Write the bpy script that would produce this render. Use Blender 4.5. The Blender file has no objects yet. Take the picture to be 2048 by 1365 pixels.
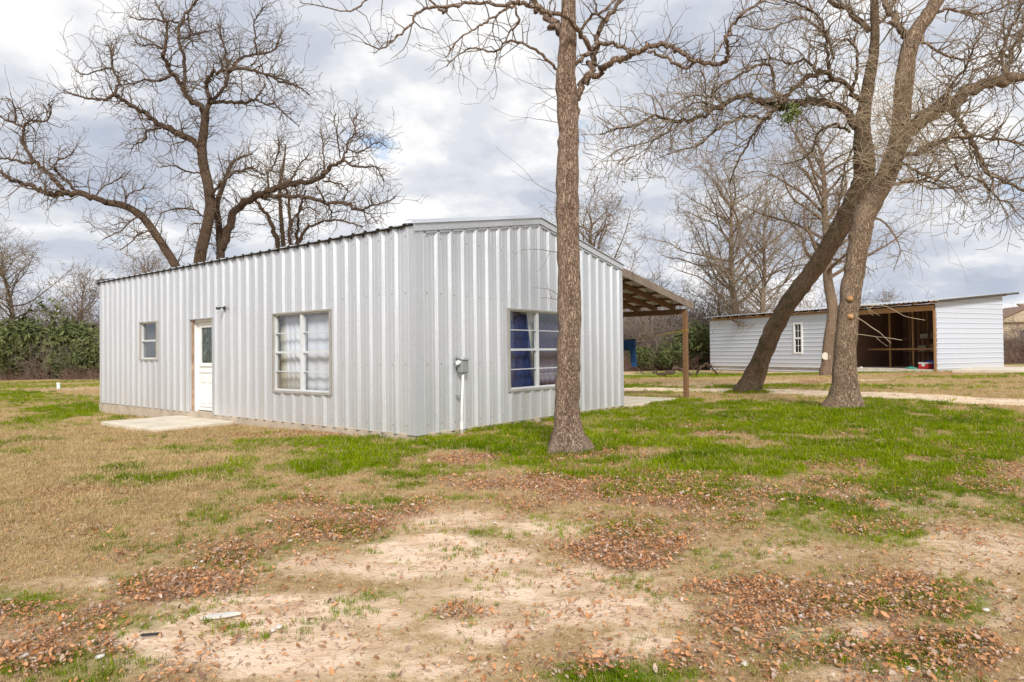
import bpy, bmesh, math, random
import numpy as np
from mathutils import Matrix, Vector

random.seed(7)
RNG = np.random.default_rng(11)
scene = bpy.context.scene
col = scene.collection

# ------------------------------------------------------------------ camera, sky, sun, exposure
FOC = 1310.0                      # focal length in photo pixels (2048 wide)
CAM_H = 1.33
PITCH = math.atan(21.5 / FOC)
ROLL = math.radians(-0.65)
cam_data = bpy.data.cameras.new('camera')
cam_data.sensor_width = 36.0
cam_data.lens = 36.0 * FOC / 2048.0
cam_data.clip_start = 0.05
cam_data.clip_end = 5000
cam = bpy.data.objects.new('camera', cam_data)
CAM_M = Matrix.Rotation(math.pi / 2 + PITCH, 3, 'X') @ Matrix.Rotation(ROLL, 3, 'Z')
cam.matrix_world = Matrix.Translation((0, 0, CAM_H)) @ CAM_M.to_4x4()
col.objects.link(cam)
scene.camera = cam

SUN_EL, SUN_AZ = math.radians(36), math.radians(180 - 7)   # azimuth clockwise from +Y (behind the camera)
world = bpy.data.worlds.new('World')
scene.world = world
world.use_nodes = True


def build_world():
    nt = world.node_tree
    N, Lk = nt.nodes, nt.links
    N.clear()
    out = N.new('ShaderNodeOutputWorld')
    bg = N.new('ShaderNodeBackground')
    bg.inputs['Strength'].default_value = 0.1
    sky = N.new('ShaderNodeTexSky')
    sky.sky_type = 'NISHITA'
    sky.sun_disc = False
    sky.sun_elevation = SUN_EL
    sky.sun_rotation = SUN_AZ
    tc = N.new('ShaderNodeTexCoord')
    sep = N.new('ShaderNodeSeparateXYZ')
    Lk.new(tc.outputs['Generated'], sep.inputs[0])

    def math_node(op, a, b=None):
        m = N.new('ShaderNodeMath')
        m.operation = op
        for i, v in enumerate((a, b)):
            if v is None:
                continue
            if isinstance(v, (int, float)):
                m.inputs[i].default_value = v
            else:
                Lk.new(v, m.inputs[i])
        return m.outputs[0]
    z = math_node('MAXIMUM', sep.outputs[2], 0.0)
    dz = math_node('ADD', z, 0.32)
    cx = math_node('DIVIDE', sep.outputs[0], dz)
    cy = math_node('DIVIDE', sep.outputs[1], dz)
    comb = N.new('ShaderNodeCombineXYZ')
    Lk.new(cx, comb.inputs[0]); Lk.new(cy, comb.inputs[1])
    comb.inputs[2].default_value = 3.1

    def noise(scale, detail, rough, dist=0.0, off=(0, 0, 0)):
        mp = N.new('ShaderNodeMapping')
        mp.inputs['Location'].default_value = off
        Lk.new(comb.outputs[0], mp.inputs[0])
        n = N.new('ShaderNodeTexNoise')
        n.inputs['Scale'].default_value = scale
        n.inputs['Detail'].default_value = detail
        n.inputs['Roughness'].default_value = rough
        n.inputs['Distortion'].default_value = dist
        Lk.new(mp.outputs[0], n.inputs['Vector'])
        return n.outputs['Fac']

    def ramp(fac, stops):
        r = N.new('ShaderNodeValToRGB')
        r.color_ramp.interpolation = 'EASE'
        el = r.color_ramp.elements
        el[0].position, el[0].color = stops[0][0], (*stops[0][1], 1)
        el[1].position, el[1].color = stops[-1][0], (*stops[-1][1], 1)
        for p, c in stops[1:-1]:
            e = el.new(p); e.color = (*c, 1)
        Lk.new(fac, r.inputs[0])
        return r.outputs[0]
    big = noise(3.1, 10, 0.52, 0.15, (1.7, 0.4, 0))
    shade = ramp(big, [(0.33, (0.53, 0.585, 0.70)), (0.44, (0.635, 0.68, 0.775)), (0.52, (0.79, 0.82, 0.88)), (0.62, (1.04, 1.04, 1.04))])
    hole = noise(3.4, 8, 0.58, 0.25, (8.1, 2.9, 4))
    holes = ramp(hole, [(0.29, (0.8, 0.8, 0.8)), (0.37, (0, 0, 0))])
    sc = N.new('ShaderNodeVectorMath'); sc.operation = 'SCALE'
    sc.inputs['Scale'].default_value = 5.6
    Lk.new(shade, sc.inputs[0])
    mix = N.new('ShaderNodeMix'); mix.data_type = 'RGBA'
    Lk.new(holes, mix.inputs[0])
    Lk.new(sc.outputs[0], mix.inputs[6])
    Lk.new(sky.outputs[0], mix.inputs[7])
    Lk.new(mix.outputs[2], bg.inputs['Color'])
    Lk.new(bg.outputs[0], out.inputs[0])


build_world()
sun_data = bpy.data.lights.new('sun', 'SUN')
sun_data.energy = 2.4
sun_data.angle = math.radians(14)
sun_data.color = (1.0, 0.965, 0.915)
sun = bpy.data.objects.new('sun', sun_data)
sd = Vector((math.sin(SUN_AZ) * math.cos(SUN_EL), math.cos(SUN_AZ) * math.cos(SUN_EL), math.sin(SUN_EL)))
sun.rotation_euler = sd.to_track_quat('Z', 'Y').to_euler()
sun.location = (0, -5, 20)
col.objects.link(sun)
vs = scene.view_settings
vs.view_transform = 'Standard'
vs.look = 'None'
vs.gamma = 1
vs.use_curve_mapping = False
vs.exposure = 0.78

# ------------------------------------------------------------------ geometry of the place
O2 = np.array((-1.44, 9.87))                    # near corner of the metal building
DR = np.array((0.6166, 0.7873))                 # along the gable end
DL = np.array((-0.7876, 0.6163))                # along the long side
BW, BL = 6.35, 11.95
S2 = np.array((25.05, 38.7))                    # near corner of the open shed
SDL = np.array((-0.43004, 0.90281))
SDR = np.array((0.90281, 0.43004))


def sstep(a, b, x):
    t = np.clip((x - a) / (b - a), 0, 1)
    return t * t * (3 - 2 * t)


def _hash(ix, iy, seed):
    h = (ix.astype(np.int64) * 374761393 + iy.astype(np.int64) * 668265263 + seed * 974634777) & 0x7fffffff
    h = ((h ^ (h >> 13)) * 1274126177) & 0x7fffffff
    return ((h ^ (h >> 16)) & 0xffff) / 65535.0


def vnoise(x, y, seed=0):
    x = np.asarray(x, float); y = np.asarray(y, float)
    ix, iy = np.floor(x), np.floor(y)
    fx, fy = x - ix, y - iy
    fx = fx * fx * (3 - 2 * fx); fy = fy * fy * (3 - 2 * fy)
    a = _hash(ix, iy, seed); b = _hash(ix + 1, iy, seed)
    c = _hash(ix, iy + 1, seed); d = _hash(ix + 1, iy + 1, seed)
    return (a * (1 - fx) + b * fx) * (1 - fy) + (c * (1 - fx) + d * fx) * fy


def fbm(x, y, seed=0, octaves=4):
    s = 0; amp = 0.5; tot = 0
    for k in range(octaves):
        s = s + amp * vnoise(x * 2 ** k + 17.3 * k, y * 2 ** k - 9.1 * k, seed + k)
        tot += amp; amp *= 0.55
    return s / tot


def G(x, y):
    """height of the ground"""
    x = np.asarray(x, float); y = np.asarray(y, float)
    u = (x - O2[0]) * DL[0] + (y - O2[1]) * DL[1]
    h = np.clip(-0.0125 * u, -0.26, 0.05)
    h = h - 0.30 * sstep(28, 46, y) * sstep(0, 10, x)
    d = np.hypot(x, y)
    h = h + (fbm(x * 0.5, y * 0.5, 3, 3) - 0.5) * 0.05 * sstep(2.0, 5.0, d)
    h = h + (fbm(x * 3.1, y * 3.1, 5, 3) - 0.5) * 0.022
    h = h + (fbm(x * 0.02, y * 0.02, 9, 2) - 0.5) * 3.0 * sstep(90, 400, d)
    return h


def g1(x, y):
    return float(G(np.array([x]), np.array([y]))[0])


def ray(px, py):
    d = CAM_M @ Vector(((px - 1024) / FOC, -(py - 682.5) / FOC, -1.0))
    return d / d.y


def at(px, py, Y):
    d = ray(px, py)
    return Vector((d.x * Y, Y, CAM_H + d.z * Y))


def on_ground(px, py):
    d = ray(px, py)
    z = 0.0
    for _ in range(6):
        t = (z - CAM_H) / d.z
        z = g1(d.x * t, t)
    return Vector((d.x * t, t, z))


# ------------------------------------------------------------------ object helpers
def new_obj(name, data, parent=None, label=None, cat=None, group=None, kind=None):
    o = bpy.data.objects.new(name, data)
    col.objects.link(o)
    if parent is not None:
        o.parent = parent
    tag(o, label, cat, group, kind)
    return o


def tag(o, label=None, cat=None, group=None, kind=None):
    if label: o['label'] = label
    if cat: o['category'] = cat
    if group: o['group'] = group
    if kind: o['kind'] = kind
    return o


def thing(name, label, cat, loc=(0, 0, 0), rz=0.0, group=None):
    o = new_obj(name, None, None, label, cat, group)
    o.location = loc
    o.rotation_euler = (0, 0, rz)
    o.empty_display_size = 0.2
    return o


def mesh(name, verts, faces, mat, smooth=False):
    me = bpy.data.meshes.new(name)
    me.from_pydata([tuple(v) for v in verts], [], faces)
    if mat: me.materials.append(mat)
    if smooth:
        me.polygons.foreach_set('use_smooth', [True] * len(me.polygons))
    me.update()
    return me


def mesh_np(name, V, F, mat, smooth=False):
    """V (n,3) F (m,k)"""
    me = bpy.data.meshes.new(name)
    V = np.asarray(V, np.float32); F = np.asarray(F, np.int32)
    k = F.shape[1]
    me.vertices.add(len(V)); me.vertices.foreach_set('co', V.ravel())
    me.loops.add(F.size); me.loops.foreach_set('vertex_index', F.ravel())
    me.polygons.add(len(F))
    me.polygons.foreach_set('loop_start', np.arange(0, F.size, k, dtype=np.int32))
    me.polygons.foreach_set('loop_total', np.full(len(F), k, dtype=np.int32))
    if smooth:
        me.polygons.foreach_set('use_smooth', np.ones(len(F), dtype=bool))
    if mat: me.materials.append(mat)
    me.update(calc_edges=True)
    return me


class MB:
    """collects simple shapes into one mesh"""
    def __init__(s): s.v = []; s.f = []

    def box(s, x0, x1, y0, y1, z0, z1):
        n = len(s.v)
        s.v += [(x0, y0, z0), (x1, y0, z0), (x1, y1, z0), (x0, y1, z0), (x0, y0, z1), (x1, y0, z1), (x1, y1, z1), (x0, y1, z1)]
        s.f += [tuple(n + i for i in q) for q in ((3, 2, 1, 0), (4, 5, 6, 7), (0, 1, 5, 4), (1, 2, 6, 5), (2, 3, 7, 6), (3, 0, 4, 7))]
        return s

    def hexa(s, pts):
        n = len(s.v)
        s.v += [tuple(p) for p in pts]
        s.f += [tuple(n + i for i in q) for q in ((3, 2, 1, 0), (4, 5, 6, 7), (0, 1, 5, 4), (1, 2, 6, 5), (2, 3, 7, 6), (3, 0, 4, 7))]
        return s

    def tube(s, pts, radii, sides=8, cap=True):
        v, f = tube_geo(pts, radii, sides, cap)
        n = len(s.v)
        s.v += v; s.f += [tuple(n + i for i in q) for q in f]
        return s

    def build(s, name, mat, parent=None, smooth=False, bevel=0.0, **kw):
        me = mesh(name, s.v, s.f, mat, smooth)
        if bevel:
            bm = bmesh.new(); bm.from_mesh(me)
            bmesh.ops.bevel(bm, geom=bm.edges[:], offset=bevel, segments=1, affect='EDGES', clamp_overlap=True)
            bm.to_mesh(me); bm.free()
        return new_obj(name, me, parent, **kw)


def tube_geo(pts, radii, sides=8, cap=True, rough=None):
    pts = [Vector(p) for p in pts]
    v, f = [], []
    up = Vector((0.31, 0.95, 0.07)).normalized()
    prev = None
    for i, p in enumerate(pts):
        t = (pts[min(i + 1, len(pts) - 1)] - pts[max(i - 1, 0)])
        t = t.normalized() if t.length > 1e-9 else Vector((0, 0, 1))
        a = (prev if prev is not None else up)
        a = a - t * a.dot(t)
        if a.length < 1e-5:
            a = Vector((1, 0, 0)) - t * t.x
        a.normalize(); prev = a
        b = t.cross(a)
        for k in range(sides):
            an = 2 * math.pi * k / sides
            r = radii[i] * (rough(i, k) if rough else 1.0)
            q = p + (a * math.cos(an) + b * math.sin(an)) * r
            v.append((q.x, q.y, q.z))
    for i in range(len(pts) - 1):
        for k in range(sides):
            k2 = (k + 1) % sides
            f.append((i * sides + k, i * sides + k2, (i + 1) * sides + k2, (i + 1) * sides + k))
    if cap:
        f.append(tuple(range(sides))[::-1])
        f.append(tuple((len(pts) - 1) * sides + k for k in range(sides)))
    return v, f


# ------------------------------------------------------------------ materials
def new_mat(name):
    m = bpy.data.materials.new(name)
    m.use_nodes = True
    nt = m.node_tree
    nt.nodes.clear()
    out = nt.nodes.new('ShaderNodeOutputMaterial')
    b = nt.nodes.new('ShaderNodeBsdfPrincipled')
    nt.links.new(b.outputs[0], out.inputs[0])
    return m, nt, b


def nd(nt, typ, **kw):
    n = nt.nodes.new(typ)
    for k, v in kw.items():
        if k in n.inputs: n.inputs[k].default_value = v
        else: setattr(n, k, v)
    return n


def tex_noise(nt, vec, scale, detail=5, rough=0.55, dist=0.0):
    n = nd(nt, 'ShaderNodeTexNoise', Scale=scale, Detail=detail, Roughness=rough, Distortion=dist)
    if vec is not None: nt.links.new(vec, n.inputs['Vector'])
    return n.outputs['Fac']


def ramp(nt, fac, stops):
    r = nt.nodes.new('ShaderNodeValToRGB')
    el = r.color_ramp.elements
    fix = lambda c: (c, c, c, 1) if isinstance(c, (int, float)) else (*c, 1)
    el[0].position, el[0].color = stops[0][0], fix(stops[0][1])
    el[1].position, el[1].color = stops[-1][0], fix(stops[-1][1])
    for p, c in stops[1:-1]:
        e = el.new(p); e.color = fix(c)
    nt.links.new(fac, r.inputs[0])
    return r.outputs[0]


def mixc(nt, fac, a, b, blend='MIX'):
    m = nt.nodes.new('ShaderNodeMix'); m.data_type = 'RGBA'; m.blend_type = blend
    for sock, v in ((m.inputs[0], fac), (m.inputs[6], a), (m.inputs[7], b)):
        if isinstance(v, (int, float)): sock.default_value = v
        elif isinstance(v, tuple): sock.default_value = (*v, 1)
        else: nt.links.new(v, sock)
    return m.outputs[2]


def fmath(nt, op, a, b=0.0, c=None, clamp=False):
    m = nt.nodes.new('ShaderNodeMath'); m.operation = op; m.use_clamp = clamp
    for i, v in enumerate((a, b, c)):
        if v is None: continue
        if isinstance(v, (int, float)): m.inputs[i].default_value = v
        else: nt.links.new(v, m.inputs[i])
    return m.outputs[0]


def obj_vec(nt, scale=(1, 1, 1), use='Object'):
    tc = nt.nodes.new('ShaderNodeTexCoord')
    mp = nt.nodes.new('ShaderNodeMapping')
    mp.inputs['Scale'].default_value = scale
    nt.links.new(tc.outputs[use], mp.inputs[0])
    return mp.outputs[0]


def bump(nt, b, height, strength=0.4, dist=0.01):
    n = nd(nt, 'ShaderNodeBump', Strength=strength, Distance=dist)
    nt.links.new(height, n.inputs['Height'])
    nt.links.new(n.outputs[0], b.inputs['Normal'])


def plain(name, c, rough=0.6, metal=0.0, var=0.12, scale=6.0, spec=0.5, bmp=0.0):
    m, nt, b = new_mat(name)
    v = obj_vec(nt)
    n = tex_noise(nt, v, scale, 5, 0.6)
    lo = tuple(x * (1 - var) for x in c); hi = tuple(min(1, x * (1 + var)) for x in c)
    nt.links.new(ramp(nt, n, [(0.3, lo), (0.7, hi)]), b.inputs['Base Color'])
    b.inputs['Roughness'].default_value = rough
    b.inputs['Metallic'].default_value = metal
    b.inputs['Specular IOR Level'].default_value = spec
    if bmp: bump(nt, b, tex_noise(nt, v, scale * 6, 4, 0.6), bmp, 0.01)
    return m


def sheet_metal(name, c, rough=0.42, metal=0.75, streak=0.12):
    """galvanised sheet: fine spangle, faint vertical streaks, dirt splashed near the bottom"""
    m, nt, b = new_mat(name)
    v = obj_vec(nt)
    vor = nd(nt, 'ShaderNodeTexVoronoi', Scale=70.0)
    nt.links.new(v, vor.inputs['Vector'])
    sp = ramp(nt, vor.outputs['Color'], [(0.0, 0.90), (1.0, 1.06)])
    st = tex_noise(nt, obj_vec(nt, (9, 9, 0.35)), 2.0, 5, 0.6)
    st2 = ramp(nt, st, [(0.3, 1 - streak), (0.7, 1.0)])
    oi = nt.nodes.new('ShaderNodeObjectInfo')
    rnd = fmath(nt, 'MULTIPLY_ADD', oi.outputs['Random'], 0.07, 0.955)
    base = mixc(nt, 1.0, mixc(nt, 1.0, c, sp, 'MULTIPLY'), st2, 'MULTIPLY')
    base = mixc(nt, 1.0, base, rnd, 'MULTIPLY')
    sep = nt.nodes.new('ShaderNodeSeparateXYZ')
    nt.links.new(v, sep.inputs[0])
    low = fmath(nt, 'SUBTRACT', 1.0, fmath(nt, 'MULTIPLY', fmath(nt, 'SUBTRACT', sep.outputs[2], 0.05), 1.15, clamp=True), clamp=True)
    dn = tex_noise(nt, obj_vec(nt, (3, 3, 2)), 2.2, 6, 0.65)
    dirt = fmath(nt, 'MULTIPLY', fmath(nt, 'POWER', low, 1.8), ramp(nt, dn, [(0.35, 0.05), (0.7, 0.6)]))
    base = mixc(nt, dirt, base, (0.50, 0.44, 0.36))
    nt.links.new(base, b.inputs['Base Color'])
    nt.links.new(fmath(nt, 'MULTIPLY_ADD', dirt, -0.5, metal), b.inputs['Metallic'])
    rr = ramp(nt, st, [(0.3, rough - 0.06), (0.7, rough + 0.08)])
    nt.links.new(rr, b.inputs['Roughness'])
    bump(nt, b, tex_noise(nt, obj_vec(nt, (1.6, 1.6, 0.9)), 2.4, 3, 0.5), 0.22, 0.02)
    return m


def wood(name, c, dark, grain=(1, 1, 14), rough=0.75):
    m, nt, b = new_mat(name)
    v = obj_vec(nt, grain)
    n = tex_noise(nt, v, 3.0, 6, 0.65, 0.4)
    nt.links.new(ramp(nt, n, [(0.25, dark), (0.55, c), (0.8, tuple(min(1, x * 1.25) for x in c))]), b.inputs['Base Color'])
    b.inputs['Roughness'].default_value = rough
    bump(nt, b, n, 0.35, 0.006)
    return m


def bark(name, c, light, dark, scale=1.0, crack=0.5, stretch=0.28, moss=None):
    m, nt, b = new_mat(name)
    v = obj_vec(nt, (scale, scale, scale * stretch))
    warp = tex_noise(nt, v, 5.0, 4, 0.6)
    vor = nd(nt, 'ShaderNodeTexVoronoi', Scale=17.0, feature='DISTANCE_TO_EDGE')
    mp = nt.nodes.new('ShaderNodeVectorMath'); mp.operation = 'ADD'
    nt.links.new(v, mp.inputs[0]); 
    sc = nt.nodes.new('ShaderNodeVectorMath'); sc.operation = 'SCALE'; sc.inputs['Scale'].default_value = 0.3
    nz = nd(nt, 'ShaderNodeTexNoise', Scale=9.0, Detail=4.0); nt.links.new(v, nz.inputs['Vector'])
    nt.links.new(nz.outputs['Color'], sc.inputs[0]); nt.links.new(sc.outputs[0], mp.inputs[1])
    nt.links.new(mp.outputs[0], vor.inputs['Vector'])
    ck = ramp(nt, vor.outputs['Distance'], [(0.0, 0.0), (0.16, 1.0)])
    fine = tex_noise(nt, obj_vec(nt, (scale, scale, scale * 0.5)), 26.0, 6, 0.7)
    big = tex_noise(nt, obj_vec(nt, (1, 1, 0.6)), 2.3, 4, 0.6)
    cc = ramp(nt, fine, [(0.28, dark), (0.46, c), (0.68, light)])
    cc = mixc(nt, fmath(nt, 'MULTIPLY', fmath(nt, 'SUBTRACT', 1.0, ck), crack), cc, dark)
    cc = mixc(nt, ramp(nt, big, [(0.42, 0.0), (0.72, 0.35)]), cc, light)
    blot = tex_noise(nt, obj_vec(nt, (1, 1, 0.45)), 7.0, 6, 0.7)
    cc = mixc(nt, ramp(nt, blot, [(0.28, 0.7), (0.44, 0.0)]), cc, dark)
    if moss:
        mz = tex_noise(nt, obj_vec(nt), 3.4, 5, 0.7)
        cc = mixc(nt, ramp(nt, mz, [(0.50, 0.0), (0.66, 0.8)]), cc, moss)
    nt.links.new(cc, b.inputs['Base Color'])
    b.inputs['Roughness'].default_value = 0.92
    b.inputs['Specular IOR Level'].default_value = 0.2
    h = fmath(nt, 'ADD', fmath(nt, 'MULTIPLY', ck, 0.6), fmath(nt, 'MULTIPLY', fine, 0.7))
    bump(nt, b, h, 1.0, 0.06)
    return m


def glass(name, tint=(0.97, 0.985, 0.99), dirty=0.0):
    m = bpy.data.materials.new(name); m.use_nodes = True
    nt = m.node_tree; nt.nodes.clear()
    out = nt.nodes.new('ShaderNodeOutputMaterial')
    tr = nd(nt, 'ShaderNodeBsdfTransparent', Color=(*tint, 1))
    gl = nd(nt, 'ShaderNodeBsdfGlossy', Color=(0.95, 0.97, 1, 1), Roughness=0.03)
    lw = nd(nt, 'ShaderNodeLayerWeight', Blend=0.5)
    fac = fmath(nt, 'MULTIPLY_ADD', fmath(nt, 'POWER', lw.outputs['Facing'], 3.0), 0.45, 0.03, clamp=True)
    mx = nt.nodes.new('ShaderNodeMixShader')
    nt.links.new(fac, mx.inputs[0]); nt.links.new(tr.outputs[0], mx.inputs[1]); nt.links.new(gl.outputs[0], mx.inputs[2])
    last = mx.outputs[0]
    if dirty:
        df = nd(nt, 'ShaderNodeBsdfDiffuse', Color=(0.5, 0.45, 0.38, 1))
        n = tex_noise(nt, obj_vec(nt), 2.5, 5, 0.6)
        m2 = nt.nodes.new('ShaderNodeMixShader')
        nt.links.new(ramp(nt, n, [(0.3, 0.0), (0.75, dirty)]), m2.inputs[0])
        nt.links.new(last, m2.inputs[1]); nt.links.new(df.outputs[0], m2.inputs[2])
        last = m2.outputs[0]
    nt.links.new(last, out.inputs[0])
    return m


M = {}
M['galv'] = sheet_metal('galvanised_sheet', (0.66, 0.68, 0.705), 0.33, 0.55, 0.06)
M['galv_trim'] = sheet_metal('galvanised_trim', (0.62, 0.64, 0.67), 0.38, 0.5, 0.05)
M['roof'] = sheet_metal('roof_sheet', (0.62, 0.64, 0.66), 0.45, 0.7)
M['siding'] = sheet_metal('white_siding', (0.58, 0.61, 0.67), 0.5, 0.2, 0.05)
M['dark_edge'] = plain('closure_and_dark_backing', (0.05, 0.045, 0.04), 0.9)
M['casing'] = plain('beige_casing', (0.37, 0.35, 0.315), 0.55, 0.1, 0.14, 3)
M['casing_rust'] = plain('rusty_jamb', (0.36, 0.23, 0.15), 0.8, 0.0, 0.4, 5)
M['white'] = plain('white_paint', (0.80, 0.79, 0.76), 0.45, 0, 0.05, 4)
M['alu'] = plain('white_aluminium', (0.64, 0.65, 0.655), 0.4, 0.1, 0.08, 5)
M['black'] = plain('black_metal', (0.02, 0.02, 0.022), 0.4)
M['grey_box'] = plain('grey_enclosure', (0.27, 0.285, 0.28), 0.5, 0.2)
M['pvc'] = plain('pvc_pipe', (0.74, 0.75, 0.72), 0.45, 0, 0.07, 3)
M['glass'] = glass('window_glass')
M['glass_dirty'] = glass('dusty_window_glass', (0.9, 0.9, 0.88), 0.3)
M['concrete'] = plain('concrete', (0.60, 0.53, 0.42), 0.9, 0, 0.16, 2.2, 0.3, 0.3)
M['concrete_edge'] = plain('foundation_concrete', (0.45, 0.375, 0.29), 0.92, 0, 0.22, 3.0, 0.3, 0.4)
M['wood_porch'] = wood('stained_porch_timber', (0.20, 0.105, 0.045), (0.10, 0.05, 0.022))
M['wood_grey'] = wood('weathered_timber', (0.22, 0.17, 0.13), (0.10, 0.07, 0.05), (1, 1, 1))
M['wood_shed'] = wood('raw_framing_timber', (0.42, 0.225, 0.095), (0.20, 0.10, 0.04))
M['wood_dark'] = wood('dark_shed_boards', (0.20, 0.105, 0.07), (0.035, 0.022, 0.016), (9, 9, 7))
M['wood_mid'] = wood('brown_shed_boards', (0.40, 0.23, 0.14), (0.12, 0.07, 0.045), (9, 9, 5))
M['cardboard'] = plain('cardboard', (0.36, 0.25, 0.15), 0.9, 0, 0.2, 3)
M['blue_cloth'] = plain('blue_cloth', (0.008, 0.028, 0.12), 0.9, 0, 0.3, 5)
M['denim'] = plain('navy_denim', (0.02, 0.075, 0.20), 0.95, 0, 0.3, 14)
M['white_cloth'] = plain('white_cloth', (0.64, 0.645, 0.68), 0.9, 0, 0.04, 3)
M['board'] = plain('beige_board', (0.62, 0.58, 0.48), 0.8, 0, 0.06, 2)
M['red'] = plain('red_plastic', (0.62, 0.02, 0.02), 0.35, 0, 0.05)
M['blue'] = plain('blue_plastic', (0.01, 0.06, 0.36), 0.35, 0, 0.05)
M['green_plastic'] = plain('green_plastic', (0.05, 0.33, 0.24), 0.5)
M['pipe_green'] = plain('pale_green_pipe', (0.62, 0.76, 0.68), 0.5)
M['yellow'] = plain('yellow_rope', (0.55, 0.36, 0.03), 0.8)
M['stone'] = plain('pale_stone', (0.62, 0.58, 0.53), 0.9, 0, 0.15, 10, 0.3, 0.4)
M['tan_wall'] = plain('tan_house_wall', (0.46, 0.36, 0.25), 0.9)
M['brown_roof'] = plain('brown_house_roof', (0.24, 0.15, 0.11), 0.9)

M['bark_front'] = bark('bark_pinkish_oak', (0.43, 0.29, 0.20), (0.66, 0.50, 0.385), (0.11, 0.055, 0.032), 2.3, 0.6, 0.2)
M['bark_oak'] = bark('bark_brown_oak', (0.17, 0.108, 0.068), (0.31, 0.215, 0.145), (0.055, 0.034, 0.024), 1.8, 0.5, 0.3)
M['bark_moss'] = bark('bark_mossy_oak', (0.24, 0.155, 0.095), (0.38, 0.27, 0.175), (0.05, 0.032, 0.02), 1.9, 0.6, 0.3, (0.10, 0.10, 0.035))
M['bark_pale'] = bark('bark_pale_oak', (0.37, 0.25, 0.16), (0.57, 0.42, 0.295), (0.09, 0.06, 0.042), 1.9, 0.5, 0.22)
M['twig'] = plain('oak_twig', (0.15, 0.11, 0.08), 0.9, 0, 0.35, 1.2, 0.2)
M['twig_pale'] = plain('pale_oak_twig', (0.25, 0.195, 0.14), 0.9, 0, 0.3, 1.2, 0.2)
M['shoot'] = plain('straw_shoot', (0.42, 0.325, 0.215), 0.8, 0, 0.2, 3, 0.2)
M['thicket'] = plain('grey_brush', (0.25, 0.195, 0.155), 0.95, 0, 0.35, 0.5, 0.1)


def purple_stripes():
    m, nt, b = new_mat('striped_purple_cloth')
    v = obj_vec(nt)
    sep = nt.nodes.new('ShaderNodeSeparateXYZ'); nt.links.new(v, sep.inputs[0])
    base = ramp(nt, sep.outputs[2], [(0.0, (0.12, 0.09, 0.17)), (0.10, (0.28, 0.26, 0.33)), (0.16, (0.30, 0.27, 0.34)), (0.18, (0.09, 0.065, 0.13)), (0.26, (0.22, 0.20, 0.27)), (0.34, (0.065, 0.042, 0.095)), (1.0, (0.035, 0.023, 0.06))])
    nt.links.new(base, b.inputs['Base Color'])
    b.inputs['Roughness'].default_value = 0.95
    return m


M['purple'] = purple_stripes()


def leaded_glass():
    m, nt, b = new_mat('leaded_door_glass')
    v = obj_vec(nt, (1, 1, 1))
    vor = nd(nt, 'ShaderNodeTexVoronoi', Scale=15.0, feature='DISTANCE_TO_EDGE')
    nt.links.new(v, vor.inputs['Vector'])
    n = tex_noise(nt, v, 7.0, 3, 0.5)
    c = mixc(nt, ramp(nt, vor.outputs['Distance'], [(0.02, 1.0), (0.06, 0.0)]), ramp(nt, n, [(0.35, (0.006, 0.014, 0.012)), (0.6, (0.02, 0.055, 0.045)), (0.75, (0.20, 0.24, 0.20))]), (0.13, 0.13, 0.12))
    nt.links.new(c, b.inputs['Base Color'])
    b.inputs['Roughness'].default_value = 0.12
    return m


M['leaded'] = leaded_glass()


def attr_mat(name, transl=0.25, rough=0.8):
    """grass and leaves: colour carried by each plant"""
    m, nt, b = new_mat(name)
    a = nd(nt, 'ShaderNodeAttribute', attribute_type='INSTANCER', attribute_name='tint')
    nt.links.new(a.outputs['Color'], b.inputs['Base Color'])
    b.inputs['Roughness'].default_value = rough
    b.inputs['Specular IOR Level'].default_value = 0.08
    out = [n for n in nt.nodes if n.type == 'OUTPUT_MATERIAL'][0]
    tr = nt.nodes.new('ShaderNodeBsdfTranslucent')
    nt.links.new(a.outputs['Color'], tr.inputs['Color'])
    mx = nt.nodes.new('ShaderNodeMixShader'); mx.inputs[0].default_value = transl
    nt.links.new(b.outputs[0], mx.inputs[1]); nt.links.new(tr.outputs[0], mx.inputs[2])
    nt.links.new(mx.outputs[0], out.inputs[0])
    return m


M['blade'] = attr_mat('grass_blade', 0.3)
M['litter'] = attr_mat('fallen_leaf', 0.12, 0.75)


def foliage_mat(name, c, c2):
    m, nt, b = new_mat(name)
    n = tex_noise(nt, obj_vec(nt), 1.6, 5, 0.6)
    cc = ramp(nt, n, [(0.3, c), (0.7, c2)])
    nt.links.new(cc, b.inputs['Base Color'])
    b.inputs['Roughness'].default_value = 0.7
    b.inputs['Specular IOR Level'].default_value = 0.3
    return m


M['cedar'] = foliage_mat('evergreen_foliage', (0.045, 0.065, 0.02), (0.15, 0.165, 0.05))
M['mistletoe'] = foliage_mat('mistletoe_leaf', (0.09, 0.12, 0.03), (0.17, 0.21, 0.06))
M['russet'] = foliage_mat('russet_brush', (0.16, 0.09, 0.07), (0.25, 0.16, 0.12))

# ------------------------------------------------------------------ ground cover map (places on the ground, in metres)
def _ell(px, py, rx, ry, w):
    c = on_ground(px, py)
    a = on_ground(px, py + ry); b = on_ground(px, py - ry) if py - ry > 735 else on_ground(px, 735)
    return (c.x, (a.y + b.y) / 2, rx / FOC * c.y, max(0.12, (b.y - a.y) / 2), c.x / c.y, w)


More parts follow.
